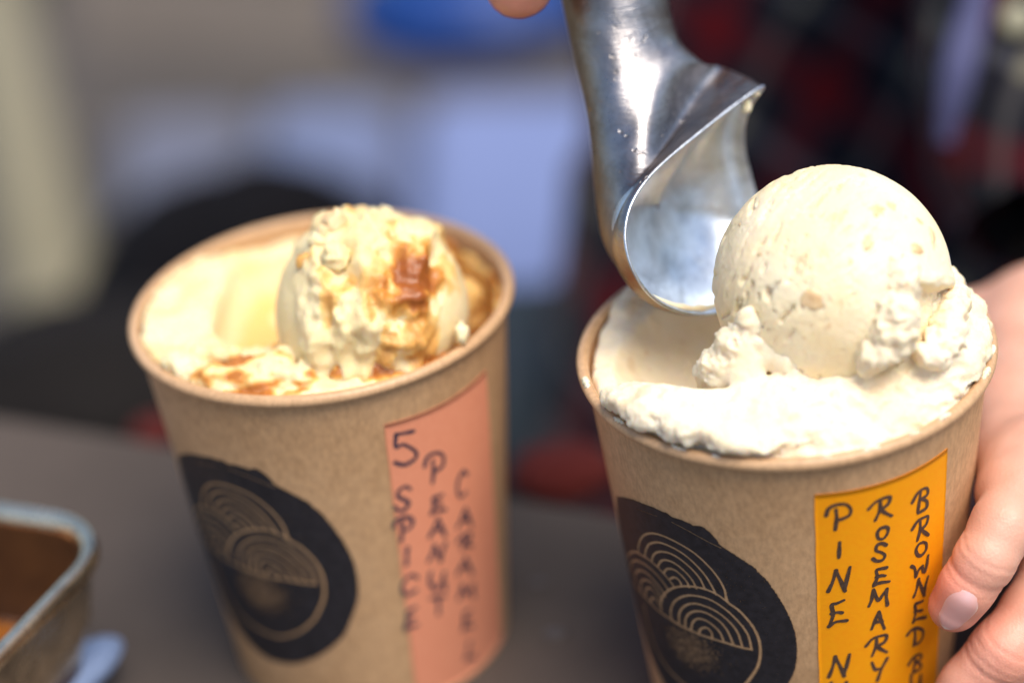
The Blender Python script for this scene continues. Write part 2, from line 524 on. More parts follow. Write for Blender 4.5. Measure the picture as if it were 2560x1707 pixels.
def sticker_mat(name, col, col2):
    k = NT(name); v = k.coord()
    c = k.mix(k.ramp(k.noise(v, 700, 3), [(.3, 0.0), (.7, 1.0)]), col, col2)
    c = k.mix(.3, c, k.ramp(k.noise(v, 90, 3), [(.3, col2), (.7, col)]))
    k.set(Base_Color=c, Roughness=.6, Specular_IOR_Level=.3); k.bump(k.noise(v, 900, 3), .00004); return k.m
M_orange = sticker_mat('orange_label_paper', (1.0, .385, .002), (1.0, .34, .002))
M_peach = sticker_mat('peach_label_paper', (.88, .345, .20), (.83, .305, .17))

# letters: strokes in a unit box, x right, y down
GL = {
 'P': [[(.42, .22), (.44, .55), (.40, 1.0)], [(.0, .42), (.10, .18), (.40, .02), (.80, .0), (1.0, .16), (.92, .40), (.62, .58), (.46, .60)]],
 'I': [[(.6, 0), (.5, .5), (.4, 1)]],
 'N': [[(.0, 1.0), (.20, .62), (.34, .12)], [(.34, .14), (.52, .50), (.74, .95)], [(.74, .95), (.84, .5), (1.0, .0)]],
 'E': [[(.82, .0), (.50, .10), (.22, .18), (.28, .55), (.10, .92)], [(.2, .52), (.5, .46), (.74, .46)], [(.06, 1.0), (.4, .84), (1.0, .78)]],
 'R': [[(.50, .12), (.46, .55), (.30, 1.0)], [(.0, .52), (.30, .20), (.62, .04), (.96, .0), (.86, .30), (.52, .52)], [(.52, .52), (.70, .66), (.98, .80)]],
 'O': [[(.75, .02), (.30, .14), (.04, .55), (.18, .95), (.55, .92), (.90, .52), (.92, .12), (.62, .02)]],
 'S': [[(.96, .10), (.70, .0), (.30, .12), (.22, .38), (.60, .52), (.86, .68), (.66, .92), (.28, .98), (.0, .84)]],
 'M': [[(.0, 1.0), (.14, .6), (.26, .06)], [(.26, .08), (.44, .52), (.52, .66), (.74, .34), (.96, .0)], [(.96, .02), (.90, .45), (1.0, .92)]],
 'A': [[(.0, 1.0), (.28, .5), (.56, .0)], [(.56, .0), (.74, .45), (1.0, .96)], [(.22, .66), (.52, .58), (.86, .56)]],
 'Y': [[(.04, .18), (.26, .50), (.54, .46)], [(1.0, .0), (.66, .50), (.38, 1.0)]],
 'B': [[(.52, .10), (.44, .55), (.34, 1.0)], [(.0, .56), (.30, .22), (.62, .04), (.96, .0), (.94, .22), (.52, .44)], [(.52, .44), (.90, .52), (.88, .78), (.36, 1.0)]],
 'W': [[(.0, .5), (.16, .62), (.26, .98)], [(.26, .98), (.44, .66), (.62, .52)], [(.60, .5), (.66, .74), (.78, .80)], [(.78, .80), (.90, .4), (.96, .0)]],
 'D': [[(.46, .1), (.48, .5), (.42, 1.0)], [(.0, .42), (.26, .12), (.60, .0), (.96, .18), (.94, .56), (.70, .86), (.40, 1.0)]],
 'U': [[(.10, .0), (.04, .50), (.30, .92), (.62, .90), (.86, .46), (.96, .0)], [(.96, .0), (.92, .5), (1.0, 1.0)]],
 'T': [[(.0, .14), (.5, .06), (1.0, .0)], [(.60, .06), (.55, .5), (.58, 1.0)]],
 'C': [[(.96, .12), (.60, .0), (.18, .28), (.02, .66), (.24, .98), (.62, .92), (.90, .78)]],
 'L': [[(.36, .0), (.22, .5), (.0, 1.0)], [(.0, 1.0), (.5, .9), (1.0, .84)]],
 '5': [[(.88, .0), (.10, .10)], [(.10, .10), (.08, .48), (.40, .42), (.80, .50), (1.0, .70), (.82, .90), (.42, 1.0), (.06, .94)]],
}
def ribbon(fr, pts, w, off):
    # pts on the unrolled wall (angle, height) -> a flat pen stroke with round ends
    p = np.array([[t * rwall(h), h] for t, h in pts])
    p = catmull(p, 5) if len(p) > 2 else catmull(p, 6)
    d = np.gradient(p, axis=0); d /= np.linalg.norm(d, axis=1)[:, None] + 1e-9
    nrm = np.stack([-d[:, 1], d[:, 0]], -1)
    n = len(p)
    ww = w * (1 + .16 * np.sin(np.linspace(0, 3, n) * 2.1 + p[0, 0] * 900)) * .5
    k = 4
    ring = []
    a0 = np.arctan2(nrm[0, 1], nrm[0, 0])
    Lp = p + nrm * ww[:, None]; Rp = p - nrm * ww[:, None]
    cap0 = [p[0] + ww[0] * np.array([math.cos(a0 + math.pi * (1 - i / (k + 1)) ), math.sin(a0 + math.pi * (1 - i / (k + 1)))]) for i in range(1, k + 1)]
    a1 = np.arctan2(nrm[-1, 1], nrm[-1, 0])
    cap1 = [p[-1] + ww[-1] * np.array([math.cos(a1 - math.pi * i / (k + 1)), math.sin(a1 - math.pi * i / (k + 1))]) for i in range(1, k + 1)]
    V = np.concatenate([Lp, Rp, cap0, cap1])
    F = [(i, i + 1, n + i + 1, n + i) for i in range(n - 1)]
    F = [f[::-1] for f in F]
    F.append(tuple([0] + [n] + [2 * n + i for i in range(k)])) if False else None
    F = [f for f in F if f]
    c0 = [n] + [2 * n + i for i in range(k)] + [0]
    c1 = [n - 1] + [2 * n + k + i for i in range(k)] + [2 * n - 1]
    F += [tuple(c0), tuple(c1)]
    h = V[:, 1]; th = V[:, 0] / rwall(h)
    return wallpt(fr, th, h, off), F
def letter(fr, ch, box, conv, w, mat, parent, org, shear=0.0):
    x0, y0, x1, y1 = box
    Vs, Fs, n = [], [], 0
    for si, st in enumerate(GL[ch]):
        pts = []
        for a, b in st:
            X = x0 + (x1 - x0) * a + random.uniform(-1, 1) * (x1 - x0) * .025
            Y = y0 + (y1 - y0) * b + random.uniform(-1, 1) * (y1 - y0) * .02
            pts.append(hit(fr, *conv(X, Y)))
        V, F = ribbon(fr, pts, w, .00034 + si * .00003)
        Vs.append(V); Fs += [tuple(i + n for i in f) for f in F]; n += len(V)
    return mk('letter', np.concatenate(Vs), Fs, mat, parent, org, smooth=False)

def build_cup(fr, label, dth, sticker):
    c, e1, e2, u = fr
    org = tow(fr, np.array([0, 0, -CH]))
    t = thing('paper_cup', label, 'paper cup', org, 'paper ice cream cups on the table')
    hs = np.linspace(-CH, 0, 40)
    out = [(rwall(h), h) for h in hs]
    inn = [(rwall(h) - .0006, h) for h in hs[::-1][:-3]]
    V, F = lathe(out + inn, c, e1, e2, u)
    mk('cup_wall', V, F, M_kraft, t, org)
    V, F = lathe([(rwall(-CH) - .0008, -CH + .003), (.03, -CH + .0032), (.0005, -CH + .0032)], c, e1, e2, u, 64)
    mk('cup_base', V, F, M_kraft, t, org)
    # rolled rim, a little uneven
    n, k = 192, 20
    th = np.linspace(0, 2 * np.pi, n, endpoint=False); ph = np.linspace(0, 2 * np.pi, k, endpoint=False)
    r0 = .0015 * (1 + .05 * np.sin(3 * th + 1) + .03 * np.sin(7 * th))
    rr = .0475 + r0[:, None] * np.cos(ph)[None]
    zz = r0[:, None] * np.sin(ph)[None]
    P = np.stack([np.cos(th)[:, None] * rr, np.sin(th)[:, None] * rr, zz], -1)
    Fq = []
    i = np.arange(n)[:, None]; j = np.arange(k)[None]
    Fq = np.stack(np.broadcast_arrays(i * k + j, ((i + 1) % n) * k + j, ((i + 1) % n) * k + (j + 1) % k, i * k + (j + 1) % k), -1).reshape(-1, 4)
    mk('rolled_rim', tow(fr, P.reshape(-1, 3)), Fq, M_rim, t, org)
    # lap seam down the back of the wall
    hv = np.linspace(-CH + .001, -.002, 20)
    P = np.array([[wallpt(fr, np.array(rad(168)), np.array(h), o) for o in (0.0002, .0005)] + [wallpt(fr, np.array(rad(171)), np.array(h), .0005)] for h in hv]).reshape(-1, 3)
    mk('seam', P, grid_faces(20, 3), M_kraft, t, org)
    # stamp
    TH, HH, ink, nu, nv = STAMP
    P = wallpt(fr, TH.ravel() + rad(dth), HH.ravel(), .00015)
    Fg = grid_faces(nu, nv)
    keep = ink[Fg].max(1) > .02
    Fg = Fg[keep]
    used = np.unique(Fg); rm = np.full(len(P), -1); rm[used] = np.arange(len(used))
    so = mk('stamp_print', P[used], rm[Fg], M_ink, t, org, attrs={'ink': ink[used]})
    tag(so, 'black stamped emblem of a bowl heaped with nested wave arcs')
    # sticker with thickness
    th0, width, h0, h1, mat, slab = sticker
    na, nb = 40, 60
    a = np.linspace(0, 1, na)[:, None]; b = np.linspace(0, 1, nb)[None]
    hh = h0 + (h1 - h0) * b + 0 * a - .0006 * np.sin(a * 3.1)
    s0 = th0 * rwall(hh)
    edge = .00012 * np.sin(b * 190) * (a == 1) + .00006 * np.sin(b * 330 + 1) * (a == 0)
    ss = s0 + width * a + edge
    thg = ss / rwall(hh)
    top = wallpt(fr, thg.ravel(), hh.ravel(), .00024)
    bot = wallpt(fr, thg.ravel(), hh.ravel(), .00003)
    Ft = grid_faces(na, nb)
    N = na * nb
    bd = [i * nb for i in range(na)] + [(na - 1) * nb + j for j in range(1, nb)] + [i * nb + nb - 1 for i in range(na - 2, -1, -1)] + [j for j in range(nb - 2, 0, -1)]
    side = np.array([(bd[i], bd[(i + 1) % len(bd)], bd[(i + 1) % len(bd)] + N, bd[i] + N) for i in range(len(bd))])
    st = mk('sticker', np.concatenate([top, bot]), np.concatenate([Ft, side]), mat, t, org)
    tag(st, slab)
    return t, st, org

random.seed(4)
cupB, stB, orgB = build_cup(FB, 'kraft paper cup with an orange label reading PINE NUT ROSEMARY, in a hand', 0.0,
                            (rad(-1.6), .0347, -.0093, -.101, M_orange, 'bright orange label with dark brown handwriting'))
cupA, stA, orgA = build_cup(FA, 'kraft paper cup with a peach label reading 5 SPICE PEANUT CARAMEL, nobody holding it', 10.9,
                            (rad(18.0), .0330, -.0112, -.101, M_peach, 'peach pink label with blue black handwriting'))
p6c = lambda x, y: (1500 + x / 2.219, 1100 + y / 2.219)
p5c = lambda x, y: (400 + x / 2.0717, 950 + y / 2.0717)
LB = [('P', 1250, 352, 1390, 492), ('I', 1315, 560, 1335, 645), ('N', 1264, 698, 1386, 835), ('E', 1262, 884, 1368, 1026), ('N', 1266, 1178, 1382, 1306), ('U', 1270, 1338, 1370, 1460), ('T', 1272, 1500, 1370, 1620),
      ('R', 1488, 312, 1612, 440), ('O', 1532, 474, 1598, 544), ('S', 1510, 566, 1586, 668), ('E', 1506, 700, 1602, 802), ('M', 1488, 818, 1592, 915), ('A', 1502, 946, 1574, 1042), ('R', 1472, 1075, 1590, 1190), ('Y', 1500, 1205, 1588, 1328),
      ('B', 1728, 265, 1814, 396), ('R', 1728, 420, 1818, 550), ('O', 1746, 560, 1808, 638), ('W', 1724, 632, 1818, 752), ('N', 1735, 752, 1812, 862), ('E', 1728, 886, 1798, 1002), ('D', 1700, 1036, 1788, 1130), ('B', 1706, 1184, 1778, 1282), ('U', 1716, 1296, 1776, 1380)]
for ch, x0, y0, x1, y1 in LB:
    letter(FB, ch, (x0, y0, x1, y1), p6c, .00092, M_pen_brown, stB, orgB)
LA = [('5', 1208, 258, 1324, 432), ('S', 1212, 548, 1298, 672), ('P', 1208, 704, 1306, 826), ('I', 1264, 862, 1288, 952), ('C', 1248, 1004, 1334, 1106), ('E', 1262, 1172, 1332, 1288),
      ('P', 1368, 374, 1466, 532), ('E', 1396, 590, 1472, 688), ('A', 1392, 712, 1472, 808), ('N', 1388, 836, 1472, 934), ('U', 1392, 990, 1470, 1082), ('T', 1394, 1115, 1472, 1205),
      ('C', 1534, 472, 1586, 602), ('A', 1538, 664, 1608, 758), ('R', 1536, 792, 1608, 876), ('A', 1538, 915, 1610, 1000), ('M', 1538, 1050, 1622, 1132), ('E', 1560, 1186, 1614, 1290), ('L', 1580, 1352, 1634, 1440)]
for ch, x0, y0, x1, y1 in LA:
    letter(FA, ch, (x0, y0, x1, y1), p5c, .00098, M_pen_blue, stA, orgA)

# ------------------------------------------------------------------ ice cream in the right cup
def mm(*a): return np.array(a) * .001
BALL_C = tol(FB, atd(1912, 652, .520)); BALL_R = 272 * S / FPX * .520
def lb(x, y, dep): return tol(FB, atd(x, y, dep))
lumpsB = []      # capsules: a, b, ra, rb
def L(x, y, h, r, x2=None, y2=None, h2=None, r2=None):
    a = mm(x, y, h); b = mm(x + .01, y, h) if x2 is None else mm(x2, y2, h2)
    lumpsB.append((a, b, r * .001, (r2 if r2 else r) * .001))
L(-11, -21, 18, 3.4, -13, -22, 11, 6)        # tall crumb in front of the ball
L(-13, -21, 14, 4.2, -19, -21, 9, 4.5)
L(-6, -22, 14, 4.0, 0, -23, 9, 4.5)
L(-15, -21, 17, 2.2, -14, -21, 13, 3)
L(-7, -20, 16.5, 2.6, -3, -21, 13, 3.2)
L(-15, -20, 12, 3.2, -18, -19, 8, 4)
L(-10, -21, 22, 2.0, -9, -20, 18, 2.6)
L(-3, -22, 13, 2.2, 2, -23, 9, 3.2)
L(9, -23, 8, 2.6, 12, -24, 9.5, 2.0)
L(13, -22, 7, 2.4, 18, -22, 6, 2.4)
L(24, -20, 9, 3.0, 31, -16, 12, 3.6)
L(31, -18, 10, 3.2, 30, -8, 17, 3.4)
L(36, -10, 9, 3.5, 37, 2, 12.5, 3.4)
L(33, -14, 12, 2.4, 35, -4, 19, 2.0)
L(24, -14, 10, 2.6, 27, -6, 18, 2.8)
L(29, 0, 12, 4.5, 38, 6, 7, 5)
L(-36, 22, 1.5, 3.0, -28, 31, 2.5, 2.8)      # crest left at the back
L(-31, 27, 4, 1.8, -26, 31, 5, 2.2)
strip = [((2057, 612), .4975, 2.9), ((2068, 655), .497, 3.2), ((2066, 710), .4965, 4.0), ((2048, 770), .497, 4.2), ((2015, 815), .498, 3.3), ((2000, 838), .500, 2.4)]
for (p, d, r), (p2, d2, r2) in zip(strip[:-1], strip[1:]):
    lumpsB.append((lb(*p, d), lb(*p2, d2), r * .001, r2 * .001))
strip2 = [((2196, 672), .520, 1.8), ((2188, 720), .513, 3.0), ((2170, 775), .506, 3.6), ((2140, 820), .503, 3.4)]
for (p, d, r), (p2, d2, r2) in zip(strip2[:-1], strip2[1:]):
    lumpsB.append((lb(*p, d), lb(*p2, d2), r * .001, r2 * .001))
def bedB(P):
    x, y, h = P[:, 0], P[:, 1], P[:, 2]
    r = np.hypot(x, y)
    ang = np.arctan2(x, -y)                       # 0 = towards the camera, negative = left
    front = sstep(rad(118), rad(80), ang) * sstep(rad(-78), rad(-62), ang)
    Hh = -.0005 + .0088 * front
    Hh = Hh + .0028 * np.exp(-((y + .020) / .010) ** 2) * sstep(.040, .028, np.abs(x))
    Hh = Hh + .0065 * sstep(.014, .032, x) * sstep(-.034, -.020, y) * sstep(.026, .012, y)
    Hh = Hh + .0035 * sstep(.0, .03, -x) * sstep(.010, .026, y)
    Hh = Hh - .0075 * sstep(.034, .047, r) * front * sstep(rad(-40), rad(10), ang)
    rl = rwall(np.minimum(h, 0)) - .0006
    over = front * sstep(rad(20), rad(-20), ang)
    rl = np.where(h > .0020, .0456 + .0016 * front + .0016 * over, np.minimum(rl, .0457))
    rl = np.where((h > .0004) & (h <= .0020 + .0013 * over), .0450 - .0018 * over, rl)
    rl = np.where(h > .0020 + .0013 * over, .0456 + .0016 * front + .0018 * over, rl)
    d = smax((h - Hh) * .8, r - rl, .0022)
    d = smax(d, -(h + .034), .002)
    # hollows left by the scoop
    hol = np.linalg.norm((P - mm(-17, -1, 12)) / np.array([1, 1.0, 1]), axis=1) - .0265
    d = smax(d, -hol, .0012)
    d = smax(d, -(np.linalg.norm(P - BALL_C, axis=1) - BALL_R * .985), .001)
    hol2 = capsule(P, mm(20, 6, 22), mm(10, 30, 12), .019, .019)
    d = smax(d, -hol2, .0015)
    for a, b, ra, rb in lumpsB:
        d = smin(d, capsule(P, a, b, ra, rb), .0012)
    return d
Pb, Fb = snet(bedB, mm(-49, -50, -20), mm(50, 48, 32), .00062)
Pb = relax(Pb, Fb, 2)
Nb = vnormals(Pb, Fb)
hol = np.abs(np.linalg.norm(Pb - mm(-17, -1, 12), axis=1) - .0265)
rough_m = sstep(.0004, .0022, hol)
leftm = sstep(rad(-62), rad(-80), np.arctan2(Pb[:, 0], -Pb[:, 1])) * (Pb[:, 1] < .024) * (Pb[:, 0] < 0)
rough_m = np.maximum(rough_m * (1 - .8 * leftm), .06)
rid = 1 - np.abs(fbm(Pb, 330, 3, 3)) * 2.4
fold = fbm(Pb @ np.array([[.8, .3, 0], [-.5, 1.3, 0], [0, 0, 1.0]]), 120, 2, 33)
disp = .0010 * fbm(Pb, 190, 4, 1, .55) + .0008 * (1 - 2.5 * np.abs(fold)) + .00028 * rid * rough_m + .0004 * np.abs(noise(Pb, 800, 8)) + sstep(.008, .013, Pb[:, 2]) * (.0011 * np.abs(noise(Pb, 620, 88)) + .0007 * (1 - 2.8 * np.abs(noise(Pb * np.array([1.2, 1, .6]), 420, 87))) + .0004 * noise(Pb, 330, 86) + .0005 * noise(Pb, 1150, 89))
Pb2 = Pb + Nb * (disp * (.12 + .88 * rough_m))[:, None] - Nb * .0003
def keep_in(P):
    r = np.hypot(P[:, 0], P[:, 1]); lim = rwall(np.minimum(P[:, 2], 0)) - .0009
    k = np.where((P[:, 2] < .0006) & (r > lim), lim / r, 1.0)
    Q = P.copy(); Q[:, 0] *= k; Q[:, 1] *= k; return Q
Pb2 = keep_in(Pb2)
nutm = sstep(.42, .6, noise(Pb, 130, 40)) * .35
tB = tow(FB, np.array([0, 0, -.02]))
bed = mk('ice_cream', tow(FB, Pb2), Fb, M_bedB, None, tB, attrs={'nut': nutm})
tag(bed, 'pale cream ice cream with ragged torn edges, heaped over the rim of the right cup', 'ice cream')

# the round ball
def ico(sub):
    import bmesh
    bm = bmesh.new(); bmesh.ops.create_icosphere(bm, subdivisions=sub, radius=1)
    V = np.array([v.co[:] for v in bm.verts]); F = np.array([[v.index for v in f.verts] for f in bm.faces]); bm.free(); return V, F
IV, IF = ico(7)
bc_w = tow(FB, BALL_C)
Vc = IV @ CM.T if False else IV @ np.array(CM).T   # rotate the sphere so its own axes follow the camera's
# directions in a frame: X right, Y up, Z to the camera
D = IV
def ballB():
    X, Y, Z = D[:, 0], D[:, 1], D[:, 2]
    P = D * BALL_R
    r = 1 + .012 * noise(D, 1.4, 3) + .006 * noise(D, 4, 5)
    # curved rows of torn pores, sweeping over the upper left
    rr = np.hypot(X - .95, Y + .75) + .06 * noise(D, 3, 9)
    an = np.arctan2(Y + .75, X - .95)
    Q = np.stack([rr * 32, an * 10, Z * 4], -1)
    pat = noise(Q, 1.0, 11) + .45 * noise(Q * 2.1, 1.0, 13)
    zone = sstep(.35, .8, fbm(D, 1.9, 2, 31) * .8 + .62) * sstep(.42, -.05, X - .25 * Y - .05) 
    zone2 = np.exp(-(((X + .28) / .34) ** 2 + ((Y - .52) / .30) ** 2)) + .8 * np.exp(-(((X + .78) / .25) ** 2 + ((Y + .22) / .22) ** 2)) + .55 * np.exp(-(((X + .45) / .35) ** 2 + ((Y + .05) / .3) ** 2)) + .4 * np.exp(-(((X + .85) / .2) ** 2 + ((Y + .62) / .3) ** 2))
    z = np.clip(.45 * zone + zone2, 0, 1.15)
    pit = sstep(.22, .60, pat) * z
    tear = sstep(.30, .7, noise(Q * .55, 1.0, 17) + .3 * pat) * np.clip(zone2, 0, 1)
    r -= .070 * pit + .075 * tear
    r += .010 * z * np.maximum(0, noise(Q * 1.7, 1.0, 19))
    r -= .010 * sstep(.32, .6, noise(D * np.array([1.0, 1.5, 1]), 30, 21)) + .003 * noise(D, 60, 23) * z
    r += .0045 * (1 - 2.4 * np.abs(noise(Q * np.array([.9, .35, .6]), 1.0, 41))) * sstep(.5, -.5, X - .4 * Y)
    # torn skirt at the lower right: a lip with a hollow under it
    sk = np.exp(-(((X - .80) / .34) ** 2)) * sstep(-.02, -.10, Y + .04 * noise(D, 9, 3)) * sstep(-.8, -.3, Z)
    r -= .16 * sk * sstep(-.6, -.12, Y)
    lip = np.exp(-(((X - .80) / .30) ** 2) - ((Y - .02) / .06) ** 2)
    r += .02 * lip * (1 + noise(D, 14, 7))
    rag = sk
    r += .03 * rag * fbm(D, 9, 3, 44)
    return r
rb_ = ballB()
Pw = bc_w + (D * (rb_ * BALL_R)[:, None]) @ CM.T
nut_attr = np.zeros(len(D))
nuts = [((1868, 688), 1.9, (1.1, 1.0)), ((1893, 705), 1.5, (1.3, .6)), ((2010, 480), 1.5, (1.2, .9)), ((2048, 474), 1.1, (1, .9)), ((1990, 558), 1.2, (.8, 1.2)), ((2142, 548), 1.6, (.6, 1.4)), ((2106, 572), 1.4, (1.1, .8)),
        ((1925, 425), 1.2, (1.3, .7)), ((2115, 508), .9, (1, .8)), ((1700, 515), .7, (.7, 1.1)), ((1745, 585), .6, (1, .6)), ((1955, 600), .6, (.7, 1.1))]
Ww = np.array([CM.T @ (p - CAMPOS) for p in Pw[:1]])
ball = mk('ice_cream_ball', Pw, IF, M_ballB, None, bc_w, attrs={'nut': nut_attr})
tag(ball, 'round smooth cream coloured scoop ball with small tan nuts, beside the metal scoop', 'ice cream ball')
IV3, IF3 = ico(3)
PwC = (Pw - CAMPOS) @ CM
ppx = np.stack([W / 2 + FPX * PwC[:, 0] / -PwC[:, 2], H / 2 - FPX * PwC[:, 1] / -PwC[:, 2]], -1) / S
frontf = D[:, 2] > 0
for (nx, ny), r, (ax, ay) in nuts:
    dd = np.hypot(ppx[:, 0] - nx, ppx[:, 1] - ny) + (~frontf) * 1e6
    i = dd.argmin(); c0 = Pw[i]; nrm = (c0 - bc_w); nrm /= np.linalg.norm(nrm)
    t1 = CM[:, 0] - (CM[:, 0] @ nrm) * nrm; t1 /= np.linalg.norm(t1); t2 = np.cross(nrm, t1)
    r = r * 1.55
    rr = r * .001 * (1 + .35 * noise(IV3 + i * .01, 1.6, i % 97))
    V = c0 - nrm * r * .00027 + (IV3[:, 0:1] * ax * t1 + IV3[:, 1:2] * ay * t2 + IV3[:, 2:3] * .42 * nrm) * rr[:, None]
    mk('nut_piece', V, IF3, M_nut, ball, bc_w)

# ------------------------------------------------------------------ ice cream in the left cup
def la(x, y, dep): return tol(FA, atd(x, y, dep))
AC = la(855, 716, .560); AR = 222 * S / FPX * .560
lumpsA = []
def LAq(a, b, ra, rb): lumpsA.append((a, b, ra * .001, rb * .001))
rng = random.Random(7)
for x, y, h, r, x2, y2, h2, r2 in [(-34, -26, 1, 3.4, -28, -31, 0, 3), (-25, -33, .5, 3.2, -14, -37, -.5, 3), (-12, -36, 1, 2.6, -3, -38, .5, 2.8), (-2, -35, 2, 2.6, 6, -34, 3.5, 2.4),
                                   (6, -36, 1, 2.8, 16, -37, -.5, 2.4), (-20, -30, 1.8, 2.2, -8, -32, 2.0, 2.2), (17, -34, -.5, 2.5, 27, -29, -1.5, 3.0), (-29, -22, 2.0, 2.2, -21, -26, 2.4, 2.4),
                                   (30, -24, 0, 2.0, 32, -20, 3.6, 1.7), (33, -8, -4, 3, 36, 4, -5, 4), (26, -30, -1, 2.2, 31, -25, -1, 2.4), (-8, -27, 1.5, 2.6, -2, -30, 2.8, 2.0)]:
    LAq(mm(x, y, h), mm(x2, y2, h2), r, r2)
def bedA(P):
    x, y, h = P[:, 0], P[:, 1], P[:, 2]
    r = np.hypot(x, y)
    Hh = -.0006 + 0 * x
    Hh = Hh - .016 * sstep(.020, .034, x) * sstep(-.026, -.014, y) * sstep(.0445, .0425, r)
    Hh = Hh - .003 * sstep(.030, .040, y) + .0016 * sstep(-.022, -.036, x) - .002 * sstep(.028, .038, x)
    rl = np.minimum(rwall(np.minimum(h, 0)) - .0006, .0457)
    d = smax((h - Hh) * .8, r - rl, .002)
    d = smax(d, -(h + .034), .002)
    hol = capsule(P, mm(-14, -4, -4), mm(-9, 22, -1), .0135, .016)
    d = smax(d, -hol, .0022)
    for a, b, ra, rb in lumpsA:
        d = smin(d, capsule(P, a, b, ra, rb), .0013)
    return d
Pa, Fa = snet(bedA, mm(-48, -48, -30), mm(48, 48, 12), .0008)
Pa = relax(Pa, Fa, 2); Na = vnormals(Pa, Fa)
holA = np.abs(capsule(Pa, mm(-14, -4, -4), mm(-9, 22, -1), .0135, .016))
rmA = np.maximum(sstep(.0004, .002, holA), .05)
Pa2 = Pa + Na * ((.0013 * fbm(Pa, 170, 4, 51, .6) + .0006 * (1 - 2.2 * np.abs(noise(Pa, 320, 55)))) * rmA)[:, None]
Pa2 = keep_in(Pa2)
fr_ = sstep(-.012, -.028, Pa[:, 1]) * sstep(-.040, -.026, Pa[:, 0])
st_ = sstep(.10, .42, fbm(Pa * np.array([.6, 1.3, 1.6]), 120, 3, 61) + .25 * fr_ - .12)
car = np.maximum(st_ * fr_ * .82, .16 * sstep(-.2, .3, fbm(Pa, 80, 2, 91)) * rmA)
car = np.maximum(car, sstep(.024, .034, Pa[:, 0]) * (.35 + .4 * sstep(-.1, .3, fbm(Pa, 90, 2, 66) + .1)))
car = np.maximum(car, .26 * sstep(-.006, -.015, Pa[:, 2]) * sstep(-.3, .2, fbm(Pa, 80, 2, 95)))  # amber in the hollow: caramel, plus shade painted into the mask
car = np.maximum(car, .85 * sstep(.0050, .0015, np.abs(np.hypot(Pa[:, 0] - AC[0], Pa[:, 1] - AC[1]) - AR * .93)) * sstep(-.2, .25, fbm(Pa, 70, 2, 68) + .1))
car = np.maximum(car, .5 * sstep(.2, .5, fbm(Pa, 60, 2, 71)) * sstep(-.028, -.016, Pa[:, 0]) * rmA)
car = np.maximum(car, .05 + .05 * noise(Pa, 60, 5))
tA_ = tow(FA, np.array([0, 0, -.02]))
bedA_o = mk('ice_cream', tow(FA, Pa2), Fa, M_iceA, None, tA_, attrs={'nut': 0 * car, 'caramel': car})
tag(bedA_o, 'creamy yellow ice cream streaked with brown caramel, filling the left cup', 'ice cream')

IV6, IF6 = ico(6)
aw = tow(FA, AC)
def ballA():
    D = IV6
    X, Y, Z = D[:, 0], D[:, 1], D[:, 2]
    rough = sstep(-.78, -.50, X + .12 * noise(D, 3, 3)) * sstep(.86, .55, X - .2 * Y)
    r = 1 + .02 * noise(D, 1.5, 2)
    r += rough * (.15 * fbm(D, 2.3, 4, 5, .55) + .035 * (1 - 2.2 * np.abs(noise(D, 7, 9))))
    r += .05 * np.exp(-(((X + .15) / .3) ** 2 + ((Y - .55) / .35) ** 2))
    gq = noise(D * np.array([4.2, 1.3, 2.0]) + .3 * noise(D, 3, 19)[:, None], 1.0, 77)
    r += rough * .055 * (1 - 2.6 * np.abs(gq))
    r -= .06 * sstep(.55, .62, X + .1 * noise(D, 4, 12)) * sstep(.72, .64, X + .1 * noise(D, 4, 12)) * (Y < .55)
    r -= .13 * np.exp(-(((X - .10) / .09) ** 2 + ((Y + .62) / .22) ** 2)) * (Z > 0)
    r += .004 * noise(D, 40, 6)
    # caramel mask: right of the centre, with streaks
    cen = np.exp(-(((X - .42) / .36) ** 2 + ((Y - .26) / .42) ** 2))
    c2 = np.exp(-(((X - .40) / .30) ** 2 + ((Y + .35) / .5) ** 2))
    s = fbm(D * np.array([1.5, .8, 1]), 2.3, 4, 81, .55)
    car = sstep(-.15, .55, s * .9 + cen * 1.0 - .26) * (.30 + .70 * np.clip(cen * 1.3, 0, 1))
    car = np.maximum(car, .22 * sstep(-.3, .3, s) * sstep(-.35, -.1, X))
    car = np.maximum(car, .62 * sstep(-.1, .4, s + c2 * .7 - .30))
    car = np.maximum(car, .7 * np.exp(-(((X + .62) / .14) ** 2 + ((Y - .50) / .14) ** 2)) * sstep(-.3, .2, s))
    car *= sstep(-.72, -.55, X)
    car = np.maximum(car, .14 + .06 * noise(D, 3, 5))
    car = np.maximum(car, .75 * sstep(.70, .92, np.hypot(X - .1, Y + .25)) * sstep(.1, .45, s + .1) * (Y < -.1) * (X > .2))
    car = np.clip(car, 0, 1) ** 1.1 * .93
    r = r + .03 * np.clip(car, 0, 1) * (1 + .6 * noise(D, 11, 90))
    return r, np.clip(car, 0, 1)
ra_, carb = ballA()
bA = mk('ice_cream_ball', aw + (IV6 * (ra_ * AR)[:, None]) @ CM.T, IF6, M_iceA, None, aw, attrs={'nut': np.zeros(len(IV6)), 'caramel': carb})
tag(bA, 'craggy scoop ball with dark caramel ribbons and a nut on top, inside the left cup', 'ice cream ball')
def lump(name, px, dep, size, mat, parent, org, seed, attrs=None, amp=.35):
    rr = 1 + amp * fbm(IV3, 1.5, 3, seed)
    s = np.array(size) * .001
    V = atd(*px, dep) + (IV3 * rr[:, None] * s) @ CM.T
    o = mk(name, V, IF3, mat, parent, org, attrs={k: np.full(len(V), v) for k, v in (attrs or {}).items()})
    return o
lump('nut_piece', (768, 512), .548, (2.7, 3.6, 2.4), M_nut, bA, aw, 5, amp=.5)
lump('nut_piece', (742, 540), .546, (1.8, 2.2, 1.8), M_nut, bA, aw, 9, amp=.5)
